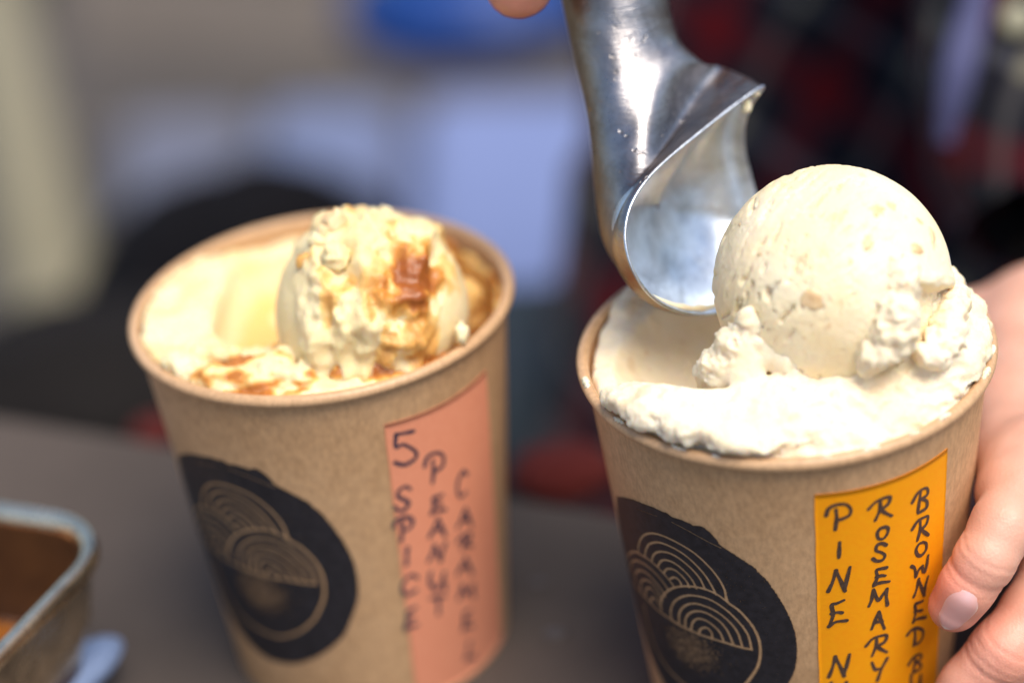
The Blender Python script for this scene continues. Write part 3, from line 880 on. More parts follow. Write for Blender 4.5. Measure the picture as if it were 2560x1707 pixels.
for (px, dep, sz, sd_, cr) in [((880, 545), .545, (3.2, 1.6, 2), 11, .1), ((905, 520), .552, (3.2, 1.4, 2), 12, .35), ((770, 590), .540, (3.4, 3.2, 2.4), 13, .05), ((812, 520), .552, (3.6, 2, 2), 14, .45),
                               ((1060, 765), .546, (1.6, 2.6, 1.5), 15, .0), ((700, 600), .545, (2.0, 2.0, 1.6), 16, .5), ((735, 555), .545, (2.6, 1.6, 2), 17, .12)]:
    lump('ice_cream_flake', px, dep, sz, M_iceA, bA, aw, sd_, {'caramel': cr, 'nut': 0}, amp=.55)

# ------------------------------------------------------------------ metal scoop
def sp(x, y, dep): return at(1400 + x * .542, y * .542, dep)
rimc = np.array([(935, 400, 545), (800, 490, 540), (640, 615, 534), (500, 730, 529), (400, 830, 525), (330, 940, 522), (300, 1060, 520), (312, 1180, 520), (365, 1300, 522), (450, 1390, 526), (560, 1440, 532),
                 (680, 1450, 540), (790, 1410, 548), (870, 1310, 555), (915, 1180, 560), (925, 1050, 563), (905, 930, 562), (872, 800, 560), (848, 690, 557), (850, 570, 553), (882, 480, 549)], float)
NR = 210
rc = catmull(rimc, 10, True)                     # 210 points from the tip down the near side and back up
u_ = np.linspace(0, 1, NR, endpoint=False)
ph_u = np.interp(u_, [0, 5 / 21, 9.5 / 21, 15 / 21, 1], [0, 90, 180, 270, 360])   # where each rim point sits on the handle section
phr = np.radians(ph_u)
def ell(c, a, b):
    c, a, b = map(np.array, (c, a, b)); return c + np.cos(phr)[:, None] * a + np.sin(phr)[:, None] * b
ctr = rc.mean(0)
R0 = rc.copy()
nearw = np.exp(-((ph_u - 72) / 48) ** 2)[:, None]
zo = lambda f, n: np.concatenate([np.zeros((NR, 2)), f + (n - f) * nearw], 1)
R1 = ctr + (rc - ctr) * 1.012 + np.array([-62, -8, 0.0]) + zo(6.0, 1.4) + nearw * np.array([44, 0, 0])
tipw = np.exp(-(np.minimum(u_, 1 - u_) / .10) ** 2)[:, None]
R1 = R1 + tipw * np.array([-15, -28, 2])
R1b = ctr + (rc - ctr) * .93 + np.array([-135, -50, 0.0]) + zo(12.0, 3.6) + nearw * np.array([95, 0, 0]) + tipw * np.array([-50, -80, 3])
R2 = ell((437, 700, 551), (213, -412, 0), (-150, -55, -16))
R3 = ell((345, 392, 552), (205, -200, 0), (-75, -60, -14))
R3b = ell((295, 190, 552), (228, -90, 0), (-30, -30, -13))
R4 = ell((255, 0, 551), (247, -15, 0), (0, 0, -12.5))
R4b = ell((205, -240, 550.5), (238, -14, 0), (0, 0, -12.2))
R4c = ell((150, -500, 550), (226, -12, 0), (0, 0, -11.6))
R5 = ell((80, -800, 549), (215, -10, 0), (0, 0, -11))
R6 = ell((-90, -1600, 546), (205, -10, 0), (0, 0, -10.5))
R7 = ell((-130, -1800, 545), (120, -5, 0), (0, 0, -6))
R8 = ell((-133, -1815, 545), (5, 0, 0), (0, 0, -.3))
keys = [R0, R1, R1b, R2, R3, R3b, R4, R4b, R4c, R5, R6, R7, R8]
K = np.array(keys).transpose(1, 0, 2)
path = np.array([catmull(k, 8) for k in K])       # NR x M x 3
# a flattened facet down the back edge of the handle and the near flank
Vs = np.array([[sp(*(q[0], q[1], q[2] * .001)) for q in row] for row in path])
M_ = Vs.shape[1]
Fo = grid_faces(NR, M_, True)
scoop_o = sp(255, 300, .551)
scoop = thing('ice_cream_scoop', 'shiny worn cast metal ice cream scoop leaning on the cream ice cream', 'ice cream scoop', scoop_o)
wm = np.exp(-((ph_u - 165) / 46) ** 2)[:, None] * np.ones((1, M_))  # golden brown tint down the left flank paints in a warm reflection
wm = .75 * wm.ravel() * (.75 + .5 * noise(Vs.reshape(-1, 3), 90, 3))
body = mk('scoop_body', Vs.reshape(-1, 3), Fo, M_scoop, scoop, scoop_o, attrs={'warm_reflection': np.clip(wm, 0, 1)})
Rw3 = np.array([sp(q[0], q[1], q[2] * .001) for q in rc])
cw = Rw3.mean(0)
# normal of the opening
_, _, vt = np.linalg.svd(Rw3 - cw); nn = vt[2]
if nn @ (CAMPOS - cw) < 0: nn = -nn
ss_ = np.concatenate([[1.0], np.linspace(.965, 0.02, 34)])
rows = []
for s in ss_:
    if s == 1.0: rows.append(Rw3)
    else:
        q = s / .965
        rows.append(cw + (Rw3 - cw) * s - nn * (.0006 + .0140 * math.sqrt(max(0, 1 - q ** 2.2))))
Vi = np.array(rows).transpose(1, 0, 2)
inner = mk('scoop_bowl', Vi.reshape(-1, 3), grid_faces(NR, len(ss_), True)[:, ::-1], M_scoop_in, scoop, scoop_o)
# worn lip bead
def tube(path, r, k=10, closed=True):
    p = np.asarray(path); n = len(p)
    t = np.roll(p, -1, 0) - np.roll(p, 1, 0) if closed else np.gradient(p, axis=0)
    t /= np.linalg.norm(t, axis=1)[:, None]
    a = np.cross(t, nn); a /= np.linalg.norm(a, axis=1)[:, None]; b = np.cross(t, a)
    ph = np.linspace(0, 2 * np.pi, k, endpoint=False)
    rr = np.broadcast_to(np.asarray(r, float), (n,))
    V = p[:, None] + rr[:, None, None] * (np.cos(ph)[None, :, None] * a[:, None] + np.sin(ph)[None, :, None] * b[:, None])
    i = np.arange(n if closed else n - 1)[:, None]; j = np.arange(k)[None]
    F = np.stack(np.broadcast_arrays(i * k + j, ((i + 1) % n) * k + j, ((i + 1) % n) * k + (j + 1) % k, i * k + (j + 1) % k), -1).reshape(-1, 4)
    return V.reshape(-1, 3), F
V, F = tube(Rw3, .00042)
mk('scoop_lip', V, F, M_scoop_in, scoop, scoop_o)
lump('ice_cream_smear', (1716, 243), .546, (1.2, 1.8, 1.0), M_bedB, scoop, scoop_o, 21, {'nut': 0}, amp=.3)
lump('ice_cream_smear', (1735, 215), .545, (1.2, .7, .6), M_bedB, scoop, scoop_o, 22, {'nut': 0}, amp=.3)

# ------------------------------------------------------------------ hands
def hp(x, y, dep):                               # pixels of the hand close-up
    return at(2200 + x / 1.942, 900 + y / 1.942, dep)
handB_caps = []
def hc(pts):
    for (a, ra), (b, rb) in zip(pts[:-1], pts[1:]): handB_caps.append((a, b, ra * .001, rb * .001))
idx = [(hp(362, 1192, .5245), 6.1), (hp(420, 1105, .5215), 6.45), (hp(505, 975, .5195), 6.9), (hp(600, 800, .521), 7.3), (hp(680, 640, .530), 8.0), (hp(800, 470, .545), 9.0)]
mid = [(hp(372, 1680, .537), 7.0), (hp(440, 1590, .533), 7.4), (hp(600, 1420, .529), 7.9), (hp(760, 1230, .532), 8.2), (hp(900, 1000, .545), 9.0)]
ring = [(hp(430, 2050, .552), 6.9), (hp(540, 1960, .546), 7.2), (hp(700, 1800, .541), 7.8), (hp(880, 1600, .545), 8.0), (hp(1000, 1350, .557), 9.0)]
pinky = [(hp(560, 2330, .566), 5.8), (hp(660, 2240, .560), 6.2), (hp(800, 2100, .556), 6.6), (hp(980, 1900, .560), 7.2), (hp(1080, 1650, .572), 8.0)]
wrist = hp(960, 330, .640)
dors = [(hp(640, 640, .535), 8.5), (hp(655, 260, .580), 11.5), (hp(735, -40, .615), 17), (wrist, 17)]
palm = [(idx[-1][0], 9.5), (mid[-1][0], 10), (ring[-1][0], 10), (pinky[-1][0], 9.5)]
thumb = [(at(2130, 930, .628), 7.2), (at(2260, 880, .630), 8.2), (at(2420, 828, .628), 10), (at(2600, 790, .625), 14), (at(2760, 880, .625), 14)]
def handB(P):
    d = None
    for F_, k in ((idx, .002), (mid, .002), (ring, .002), (pinky, .002), (thumb, .003)):
        e = None
        for (a, ra), (b, rb) in zip(F_[:-1], F_[1:]):
            c = capsule(P, a, b, ra * .001, rb * .001); e = c if e is None else smin(e, c, k)
        d = e if d is None else smin(d, e, .0016)
    pl = None
    for (a, ra) in palm:
        c = capsule(P, a, wrist + (a - wrist) * .1, ra * .001, .015); pl = c if pl is None else smin(pl, c, .007)
    c = capsule(P, thumb[-2][0], wrist, .012, .019); pl = smin(pl, c, .008)
    c = capsule(P, wrist, at(2770, 850, .71), .0200, .021); pl = smin(pl, c, .012)
    c = capsule(P, at(2770, 850, .71), at(2790, 420, .785), .021, .026); pl = smin(pl, c, .012)
    for (a, ra), (b, rb) in zip(dors[:-1], dors[1:]): pl = smin(pl, capsule(P, a, b, ra * .001, rb * .001), .006)
    d = smin(d, pl, .005)
    # keep clear of the cup wall
    q = tol(FB, P)
    rc_ = np.hypot(q[:, 0], q[:, 1]) - (rwall(np.clip(q[:, 2], -CH, 0)) + .0004)
    rc_ = np.where(q[:, 2] > .004, 1.0, rc_)
    return smax(d, -rc_, .0006)
allp = np.array([p for F_ in (idx, mid, ring, pinky, thumb) for p, _ in F_])
fe = at(2790, 420, .785); lo = np.minimum(np.minimum(allp.min(0), wrist), fe) - .035; hi = np.maximum(np.maximum(allp.max(0), wrist), fe) + .035
P_, F_h = snet(handB, lo, hi, .0008)
P_ = relax(P_, F_h, 3)
N_ = vnormals(P_, F_h)
# nail bed and creases
nail_c = hp(388, 1186, .518); tip = idx[0][0]; ax_ = idx[1][0] - idx[0][0]; ax_ /= np.linalg.norm(ax_)
def creases(P, N, c, ax, n=5, span=.004, depth=.00034, width=.00026, reach=.009, seed=3):
    d = np.zeros(len(P)); q = P - c; a = q @ ax; rr = np.linalg.norm(q - a[:, None] * ax, axis=1)
    rs = random.Random(seed)
    for i in range(n):
        o = rs.uniform(-span, span); w = width * rs.uniform(.6, 1.4)
        wob = .0006 * noise(q, 160, seed + i)
        d += depth * rs.uniform(.5, 1) * np.exp(-((a - o + wob) / w) ** 2)
    return d * (rr < reach)
dd = creases(P_, N_, idx[2][0], ax_, 6, .0045) + creases(P_, N_, mid[2][0], ax_, 6, .0045, seed=8)
P_ = P_ - N_ * dd[:, None] + N_ * (.00022 * fbm(P_, 110, 2, 5))[:, None]
redm = np.exp(-(np.linalg.norm(P_ - hp(300, 1130, .520), axis=1) / .010) ** 2) + .6 * np.exp(-(np.linalg.norm(P_ - mid[2][0], axis=1) / .014) ** 2) + .2 * np.exp(-(np.linalg.norm(P_ - hp(470, 700, .53), axis=1) / .012) ** 2)
person_o = np.array([.42, .55, -.9])
person = thing('person', 'person in dark red plaid shirt holding the right cup and metal scoop', 'person', person_o)
hand = mk('hand', P_, F_h, M_skin, person, person_o, attrs={'red': np.clip(redm, 0, 1)})
tag(hand, 'hand wrapped round the right cup')
# nail: a curved plate following the finger
def nail(axis_tip, axis_dir, rfing, view, L_, W_, parent, org, lift=.0004):
    n0 = view - (view @ axis_dir) * axis_dir; n0 /= np.linalg.norm(n0)
    side = np.cross(axis_dir, n0)
    nu, nv = 26, 26
    U = np.linspace(-1, 1, nu)[:, None]; Vv = np.linspace(-1, 1, nv)[None]
    rad_ = np.sqrt(np.clip(1 - np.abs(Vv) ** 2.3, 0, 1)) ** .85
    ang = U * rad_ * W_
    along = Vv * L_
    bulge = rfing * np.ones_like(ang) + lift - .00075 * (np.abs(U) ** 3) * 1.0 - .0007 * np.maximum(0, -Vv) ** 3 - .0006 * np.maximum(0, Vv) ** 6
    P = axis_tip + along[..., None] * axis_dir + (np.cos(ang) * bulge)[..., None] * n0 + (np.sin(ang) * bulge)[..., None] * side
    Pq = P.reshape(-1, 3)
    for _ in range(3):
        dr = (np.cos(ang)[..., None] * n0 + np.sin(ang)[..., None] * side).reshape(-1, 3)
        Pq = Pq - dr * (handB(Pq) - (lift + (-.00055 * (np.abs(U) ** 4) - .0005 * np.maximum(0, Vv) ** 4 + 0 * U * Vv).ravel()))[:, None]
    P = Pq.reshape(P.shape)
    edge = sstep(.80, .97, np.maximum(np.abs(U) + 0 * Vv, np.abs(Vv) + 0 * U)) * (Vv < .6)
    lun = np.exp(-((U / .6) ** 2 + ((Vv - .85) / .35) ** 2))
    return mk('fingernail', P.reshape(-1, 3), grid_faces(nu, nv), M_nail, parent, org, attrs={'edge': (edge + 0 * U).ravel(), 'lunula': (lun).ravel()})
viewv = CAMPOS - tip; viewv /= np.linalg.norm(viewv)
vn = viewv + CM[:, 0] * .18
nail(tip + ax_ * .0030, ax_, .0066, vn, .0064, .64, hand, person_o, .0003)

# upper hand gripping the scoop handle, most of it above the picture
def uh(x, y, dep): return at(1400 + x * .542, y * .542, dep)
fing = []
for k in range(4):
    y0 = -190 - 330 * k; ox = -70 * k
    fing.append([(uh(-190 + ox, y0 + 115, .540), 8.4 - .3 * k), (uh(-120 + ox, y0 - 50, .531), 7.8), (uh(120 + ox, y0 - 140, .526), 8.2), (uh(420 + ox, y0 - 130, .533), 8.6), (uh(620 + ox, y0 - 200, .556), 9.6)])
thumbU = [(uh(-60, -330, .572), 7.8), (uh(100, -480, .575), 8.6), (uh(330, -640, .578), 10), (uh(560, -800, .583), 12)]
wristU = uh(900, -1200, .620)
def handU(P):
    d = None
    for F_ in fing + [thumbU]:
        e = None
        for (a, ra), (b, rb) in zip(F_[:-1], F_[1:]):
            c = capsule(P, a, b, ra * .001, rb * .001); e = c if e is None else smin(e, c, .0025)
        d = e if d is None else smin(d, e, .0015)
    for F_ in fing: d = smin(d, capsule(P, F_[-1][0], wristU, .0098, .017), .006)
    d = smin(d, capsule(P, thumbU[-1][0], wristU, .012, .018), .008)
    d = smin(d, capsule(P, wristU, uh(1700, -1900, .74), .022, .028), .01)
    return d
au = np.array([p for F_ in fing + [thumbU] for p, _ in F_] + [wristU, uh(1700, -1900, .74)])
Pu, Fu = snet(handU, au.min(0) - .025, au.max(0) + .025, .0013)
Pu = relax(Pu, Fu, 3); Nu = vnormals(Pu, Fu)
Pu = Pu + Nu * (.0002 * fbm(Pu * np.array([1, 1, 4]), 260, 2, 15))[:, None]
redu = np.exp(-(np.linalg.norm(Pu - fing[0][0][0], axis=1) / .012) ** 2)
hu = mk('hand', Pu, Fu, M_skin, person, person_o, attrs={'red': redu * .9})
tag(hu, 'hand gripping the scoop handle, only a fingertip in view')

# ------------------------------------------------------------------ shirt and sleeves
def plaid_mat():
    k = NT('plaid_flannel')
    tc = k.n('ShaderNodeTexCoord')
    mp = k.n('ShaderNodeMapping'); k.l(tc.outputs['UV'], mp.inputs[0]); mp.inputs['Rotation'].default_value = (0, 0, rad(28))
    sx = k.n('ShaderNodeSeparateXYZ'); k.l(mp.outputs[0], sx.inputs[0])
    def band(sock, per, ph, w0, w1):
        f = k.math('FRACT', k.math('ADD', k.math('MULTIPLY', sock, 1 / per), ph))
        return k.ramp(k.math('ABSOLUTE', k.math('SUBTRACT', f, .5)), [(w0, 1.0), (w1, 0.0)])
    x, y = sx.outputs[0], sx.outputs[1]
    base = (.007, .007, .012)
    c = k.mix(k.math('MULTIPLY', band(x, .055, .1, .12, .15), .55), base, (.085, .003, .006))
    c = k.mix(k.math('MULTIPLY', band(y, .055, .3, .12, .15), .55), c, (.085, .003, .006))
    both = k.math('MULTIPLY', band(x, .055, .1, .12, .15), band(y, .055, .3, .12, .15))
    c = k.mix(both, c, (.10, .002, .004))
    c = k.mix(k.math('MULTIPLY', band(x, .055, .6, .04, .055), .30), c, (.16, .15, .14))
    c = k.mix(k.math('MULTIPLY', band(y, .055, .8, .04, .055), .30), c, (.15, .15, .17))
    g = k.math('MULTIPLY', band(x, .055, .6, .05, .07), band(y, .055, .8, .05, .07))
    c = k.mix(k.math('MULTIPLY', g, .6), c, (.22, .20, .12))
    wv = k.noise(k.coord(), 900, 2)
    k.set(Base_Color=c, Roughness=.92, Sheen_Weight=.1, Specular_IOR_Level=.1)
    k.bump(wv, .0004)
    return k.m
M_plaid = plaid_mat()
def sheet(name, corners, nu, nv, bulge, fold, mat, parent, org, uvs, seed=1, thick=.004):
    # a draped panel of cloth between four corners, with folds and thickness
    c = [np.asarray(q, float) for q in corners]
    U = np.linspace(0, 1, nu)[:, None, None]; Vv = np.linspace(0, 1, nv)[None, :, None]
    P = (c[0] * (1 - U) * (1 - Vv) + c[1] * U * (1 - Vv) + c[2] * U * Vv + c[3] * (1 - U) * Vv)
    n = np.cross(c[1] - c[0], c[3] - c[0]); n /= np.linalg.norm(n)
    if n @ (CAMPOS - c[0]) < 0: n = -n
    X = P.reshape(-1, 3)
    dsp = bulge * (1 - (2 * U[..., 0] - 1) ** 2) * np.ones((1, nv)) + (fold * fbm(X * np.array([1.6, 1, .7]), 7, 3, seed)).reshape(nu, nv)
    Pf = P + dsp[..., None] * n; Pk = Pf - n * thick
    V = np.concatenate([Pf.reshape(-1, 3), Pk.reshape(-1, 3)]); N = nu * nv
    Fg = grid_faces(nu, nv)
    bd = [i * nv for i in range(nu)] + [(nu - 1) * nv + j for j in range(1, nv)] + [i * nv + nv - 1 for i in range(nu - 2, -1, -1)] + [j for j in range(nv - 2, 0, -1)]
    side = np.array([(bd[i], bd[(i + 1) % len(bd)], bd[(i + 1) % len(bd)] + N, bd[i] + N) for i in range(len(bd))])
    F = np.concatenate([Fg, Fg[:, ::-1] + N, side])
    o = mk(name, V, F, mat, parent, org)
    uv = np.stack(np.broadcast_arrays(U[..., 0] * uvs[0], Vv[..., 0] * uvs[1]), -1).reshape(-1, 2)
    uv = np.concatenate([uv, uv])
    lay = o.data.uv_layers.new(name='UVMap')
    li = np.empty(len(o.data.loops), np.int32); o.data.loops.foreach_get('vertex_index', li)
    lay.data.foreach_set('uv', uv[li].astype(np.float32).ravel())
    return o
# torso as a rounded barrel of cloth
def barrel(name, axis_pts, radii, nu, mat, parent, org, fold, seed, uvs=None, flat=.7):
    ax = catmull(np.array(axis_pts), 14); rr = catmull(np.array([[r, 0, 0] for r in radii]), 14)[:, 0]
    n = len(ax); t = np.gradient(ax, axis=0); t /= np.linalg.norm(t, axis=1)[:, None]
    ref = CM[:, 2]
    a = np.cross(t, ref); a /= np.linalg.norm(a, axis=1)[:, None]; b = np.cross(t, a)
    th = np.linspace(0, 2 * np.pi, nu + 1)
    V = ax[None] + rr[None, :, None] * (np.cos(th)[:, None, None] * a[None] + flat * np.sin(th)[:, None, None] * b[None])
    X = V.reshape(-1, 3)
    dirn = (V - ax[None]).reshape(-1, 3); dirn /= np.linalg.norm(dirn, axis=1)[:, None]
    X = X + dirn * (fold * fbm(X, 9, 3, seed))[:, None] + dirn * (fold * .6 * (1 - 2 * np.abs(noise(X * np.array([1, 1, .6]), 16, seed + 4))))[:, None]
    o = mk(name, X, grid_faces(nu + 1, n), mat, parent, org)
    ln = np.concatenate([[0], np.cumsum(np.linalg.norm(np.diff(ax, axis=0), axis=1))])
    uv = np.stack(np.broadcast_arrays((th * np.mean(rr))[:, None], ln[None]), -1).reshape(-1, 2)
    lay = o.data.uv_layers.new(name='UVMap')
    li = np.empty(len(o.data.loops), np.int32); o.data.loops.foreach_get('vertex_index', li)
    lay.data.foreach_set('uv', uv[li].astype(np.float32).ravel())
    return o
sh_ = barrel('shirt', [atd(2050, -1500, 1.15), atd(2020, -500, 1.08), atd(2020, 200, 1.02), atd(2000, 800, 1.00), atd(2000, 1500, 1.02), atd(2000, 2200, 1.1)], [.11, .15, .13, .135, .15, .16], 120, M_plaid, person, person_o, .012, 3)
tag(sh_, 'dark navy and red plaid shirt')
sl = barrel('sleeve', [atd(2560, -900, .86), atd(2460, -200, .82), atd(2400, 250, .78), atd(2440, 520, .76)], [.065, .052, .040, .036], 80, M_plaid, person, person_o, .006, 13, flat=.9)
tag(sl, 'plaid sleeve of the arm holding the right cup')
sl2 = barrel('sleeve', [uh(1350, -1600, .68), uh(1700, -1950, .74), uh(2100, -2300, .82), atd(2150, -1300, .98)], [.036, .042, .052, .070], 80, M_plaid, person, person_o, .006, 17, flat=.9)
tag(sl2, 'plaid sleeve of the arm with the scoop')
M_fold_light = plain('pale_blue_highlight', (.03, .032, .09), (.09, .095, .20), 40, .8)
fold_hl = barrel('sleeve_fold_highlight', [atd(2262, -120, .76), atd(2235, 20, .755), atd(2200, 170, .752), atd(2175, 330, .755)], [.0045, .0055, .006, .0035], 24, M_fold_light, person, person_o, .0006, 5)  # added strip: the highlight on the sleeve fold, put into colour
bt_c = atd(2338, 45, .745)
mk('button', bt_c + (IV3 * np.array([.0058, .0058, .0018])) @ CM.T, IF3, plain('cream_button', (.24, .23, .15), (.30, .28, .19), 60, .4), person, person_o)

# ------------------------------------------------------------------ table, pan, background
e0, e1_ = onz(0, 950, 0), onz(1400, 1170, 0)
ed = (e1_ - e0) / np.linalg.norm(e1_ - e0)
pA = e0 - ed * .5; pB = e1_ + ed * .6
perp = np.array([ed[1], -ed[0], 0]); perp = perp if perp[1] < 0 else -perp
def slab(name, quad, z0, z1, mat, seg=1):
    q = [np.array([*p[:2], z1]) for p in quad] + [np.array([*p[:2], z0]) for p in quad]
    F = [(0, 1, 2, 3), (7, 6, 5, 4), (0, 4, 5, 1), (1, 5, 6, 2), (2, 6, 7, 3), (3, 7, 4, 0)]
    o = mk(name, np.array(q), F, mat, smooth=False)
    bv = o.modifiers.new('bevel', 'BEVEL'); bv.width = .004; bv.segments = 3
    return o
tb = slab('table', [pA, pB, pB + perp * .9, pA + perp * .9], -.03, 0.0, M_table)
tag(tb, 'dark grey brown table top the two cups stand on', 'table')
gd = mk('ground', np.array([(-40, -40, -.9), (40, -40, -.9), (40, 40, -.9), (-40, 40, -.9)], float), [(0, 1, 2, 3)], M_ground, smooth=False)
tag(gd, kind='structure')

# small spilled bits on the table
for (x, y, s_) in [(1240, 1340, 1.5), (1275, 1455, 2.2)]:
    p = onz(x, y, 0.0004)
    rr = 1 + .3 * noise(IV3, 1.7, int(x))
    o = mk('table_scrap', p + IV3 * rr[:, None] * np.array([s_ * 1.6, s_, .5]) * .001, IF3, plain('grey_scrap_%d' % x, (.07, .055, .05), (.10, .08, .07), 300, .35), None, p)
    tag(o, ['small grey bump on the table just right of the left cup, the upper of two', 'small grey bump on the table between the cups, the lower of two'][x == 1275], 'table scrap')

# steel pan with a rounded corner, lower left
cx = onz(130, 1185, .052); 
zt = .052
E1a, E1b = onz(0, 1166, zt)[:2], onz(120, 1184, zt)[:2]
E2a, E2b = onz(150, 1338, zt)[:2], onz(20, 1470, zt)[:2]
d1 = (E1a - E1b) / np.linalg.norm(E1a - E1b); d2 = (E2b - E2a) / np.linalg.norm(E2b - E2a)
tt = np.linalg.solve(np.array([d1, -d2]).T, E2a - E1a); KC = E1a + d1 * tt[0]
rr0, La, Lb = .020, .17, .15
def rcorner(p, a, b, n=14):                       # rounded corner between the directions a and b
    h = (a + b) / np.linalg.norm(a + b); half = math.acos(np.clip(a @ b, -1, 1)) / 2
    c = p + h * rr0 / math.sin(half); s0 = p + a * rr0 / math.tan(half) - c; s1 = p + b * rr0 / math.tan(half) - c
    return [c + (lambda v: v / np.linalg.norm(v) * rr0)(s0 * (1 - t) + s1 * t) for t in np.linspace(0, 1, n)]
K1, K2, K3 = KC + d1 * La, KC + d1 * La + d2 * Lb, KC + d2 * Lb
raw = np.array(rcorner(KC, d1, d2) + rcorner(K3, -d2, d1) + rcorner(K2, -d1, -d2) + rcorner(K1, d2, -d1))
lenr = np.linalg.norm(np.roll(raw, -1, 0) - raw, axis=1)
seg_pts = []
for i in range(len(raw)):
    k_ = max(1, int(lenr[i] / .004))
    for q in range(k_): seg_pts.append(raw[i] + (raw[(i + 1) % len(raw)] - raw[i]) * q / k_)
loop = np.array(seg_pts)
cen = loop.mean(0)
def ringat(scale_mm, z):                          # offset inwards by mm
    t = np.roll(loop, -1, 0) - np.roll(loop, 1, 0); t /= np.linalg.norm(t, axis=1)[:, None] + 1e-9
    nrm = np.stack([-t[:, 1], t[:, 0]], -1)
    if ((loop + nrm * .001 - cen) ** 2).sum() > ((loop - cen) ** 2).sum(): nrm = -nrm
    q = loop + nrm * scale_mm * .001
    return np.concatenate([q, np.full((len(q), 1), z)], 1)
prof = [(-2.4, zt - .0024), (-2.6, zt - .0010), (-1.9, zt + .0005), (-.7, zt + .0012), (.8, zt + .0010), (2.0, zt), (2.5, zt - .003), (5, zt - .02), (11, .006), (15, .002)]
rings = np.array([ringat(a, z) for a, z in prof]).transpose(1, 0, 2)
pan_o = np.array([cen[0], cen[1], 0])
pan = thing('steel_pan', 'stainless steel pan with a rounded corner and brown sauce inside, lower left on the table', 'pan', pan_o)
mk('pan_rim', rings[:, :7].reshape(-1, 3), grid_faces(len(loop), 7, True), M_steel, pan, pan_o)
mk('pan_inside', rings[:, 6:].reshape(-1, 3), grid_faces(len(loop), len(prof) - 6, True), plain('sauce_coated_steel', (.03, .012, .005), (.10, .040, .012), 40, .4), pan, pan_o)
oprof = [(-2.4, zt - .0024), (.2, zt - .005), (3.0, zt - .020), (12.0, .010), (15, .001), (18, .0008)]
ro = np.array([ringat(a, z) for a, z in oprof]).transpose(1, 0, 2)
mk('pan_wall', ro.reshape(-1, 3), grid_faces(len(loop), len(oprof), True), M_steel, pan, pan_o)
sauce_m = plain('brown_caramel_sauce', (.10, .025, .004), (.34, .12, .02), 30, .3)
sr = ringat(8.6, .020); cc_ = np.array([[*cen, .0205]])
F = [(i, (i + 1) % len(sr), len(sr)) for i in range(len(sr))]
so = mk('caramel_sauce', np.concatenate([sr, cc_]), F, sauce_m, None, pan_o)
tag(so, 'brown caramel sauce filling the steel pan', 'sauce')

def rbox(name, c, ax, size, mat, label, cat, bev=.03):
    # rounded box, ax = rotation about z
    x, y, z = np.array(size) / 2
    ca, sa = math.cos(ax), math.sin(ax)
    V = np.array([(i * x, j * y, k * z) for i in (-1, 1) for j in (-1, 1) for k in (-1, 1)])
    V = V @ np.array([[ca, sa, 0], [-sa, ca, 0], [0, 0, 1]])
    F = [(0, 1, 3, 2), (4, 6, 7, 5), (0, 4, 5, 1), (2, 3, 7, 6), (0, 2, 6, 4), (1, 5, 7, 3)]
    o = mk(name, V + np.array(c), F, mat, None, c, smooth=False)
    bv = o.modifiers.new('bevel', 'BEVEL'); bv.width = bev; bv.segments = 4
    return tag(o, label, cat)
def ongr(x, y, z): return onz(x, y, z)
# pale blue chest whose lid fills the middle of the background
zl = -.45
c4 = [onz(925, 700, zl), onz(1640, 760, zl), onz(1640, 190, zl), onz(950, 200, zl)]
M_lid = plain('pale_blue_plastic', (.165, .205, .38), (.21, .255, .45), 3, .45)
def prism(name, quad, z0, z1, mat, label, cat, bev=.02):
    q = [np.array([*p[:2], z1]) for p in quad] + [np.array([*p[:2], z0]) for p in quad]
    c = np.mean(q, 0); c[2] = z0
    F = [(0, 1, 2, 3), (7, 6, 5, 4), (0, 4, 5, 1), (1, 5, 6, 2), (2, 6, 7, 3), (3, 7, 4, 0)]
    o = mk(name, np.array(q), F, mat, None, c, smooth=False)
    bv = o.modifiers.new('bevel', 'BEVEL'); bv.width = bev; bv.segments = 4
    return tag(o, label, cat)
M_grey = plain('grey_sheen_step', (.115, .12, .165), (.145, .15, .20), 3, .5)
prism('tone_block', [onz(560, 720, -.47), onz(900, 730, -.47), onz(930, 205, -.47), onz(590, 225, -.47)], -.9, -.47, plain('slate_sheen_step', (.13, .155, .26), (.165, .195, .32), 3, .5), 'added slate blue crate blurred between the grey crate and the pale chest', 'block', .03)  # added block: its colour is the middle step of a grey-to-lavender sheen
prism('tone_block', [onz(230, 700, -.5), onz(590, 700, -.5), onz(590, 240, -.5), onz(260, 250, -.5)], -.9, -.5, M_grey, 'added mid grey block blurred above the black sack', 'block', .03)  # added block: grey end of the same stepped sheen
prism('plastic_chest', c4, -.9, zl, M_lid, 'pale lavender blue chest with flat lid, blurred behind the left cup', 'chest', .03)
# black rounded sack
def blob(name, c, r, mat, label, cat, amp=.12, seed=1, parent=None):
    IVb, IFb = IV6, IF6
    rr = 1 + amp * fbm(IVb, 1.3, 3, seed) + amp * .3 * (1 - 2 * np.abs(noise(IVb, 5, seed + 3)))
    c = np.asarray(c)
    o = mk(name, c + IVb * rr[:, None] * np.array(r), IFb, mat, None, c)
    return tag(o, label, cat)
M_black = plain('black_plastic', (.003, .003, .004), (.007, .006, .008), 8, .8, 0, .1)
blob('black_sack', atd(590, 740, 1.45), (.108, .10, .105), M_black, 'black rounded sack blurred behind the left cup', 'sack', .10, 3)
blob('black_sack', atd(230, 930, 1.30), (.105, .07, .062), plain('charcoal_plastic', (.008, .007, .007), (.016, .014, .014), 8, .85, 0, .1), 'dark grey sack at the left edge, lower than the black one', 'sack', .10, 6)
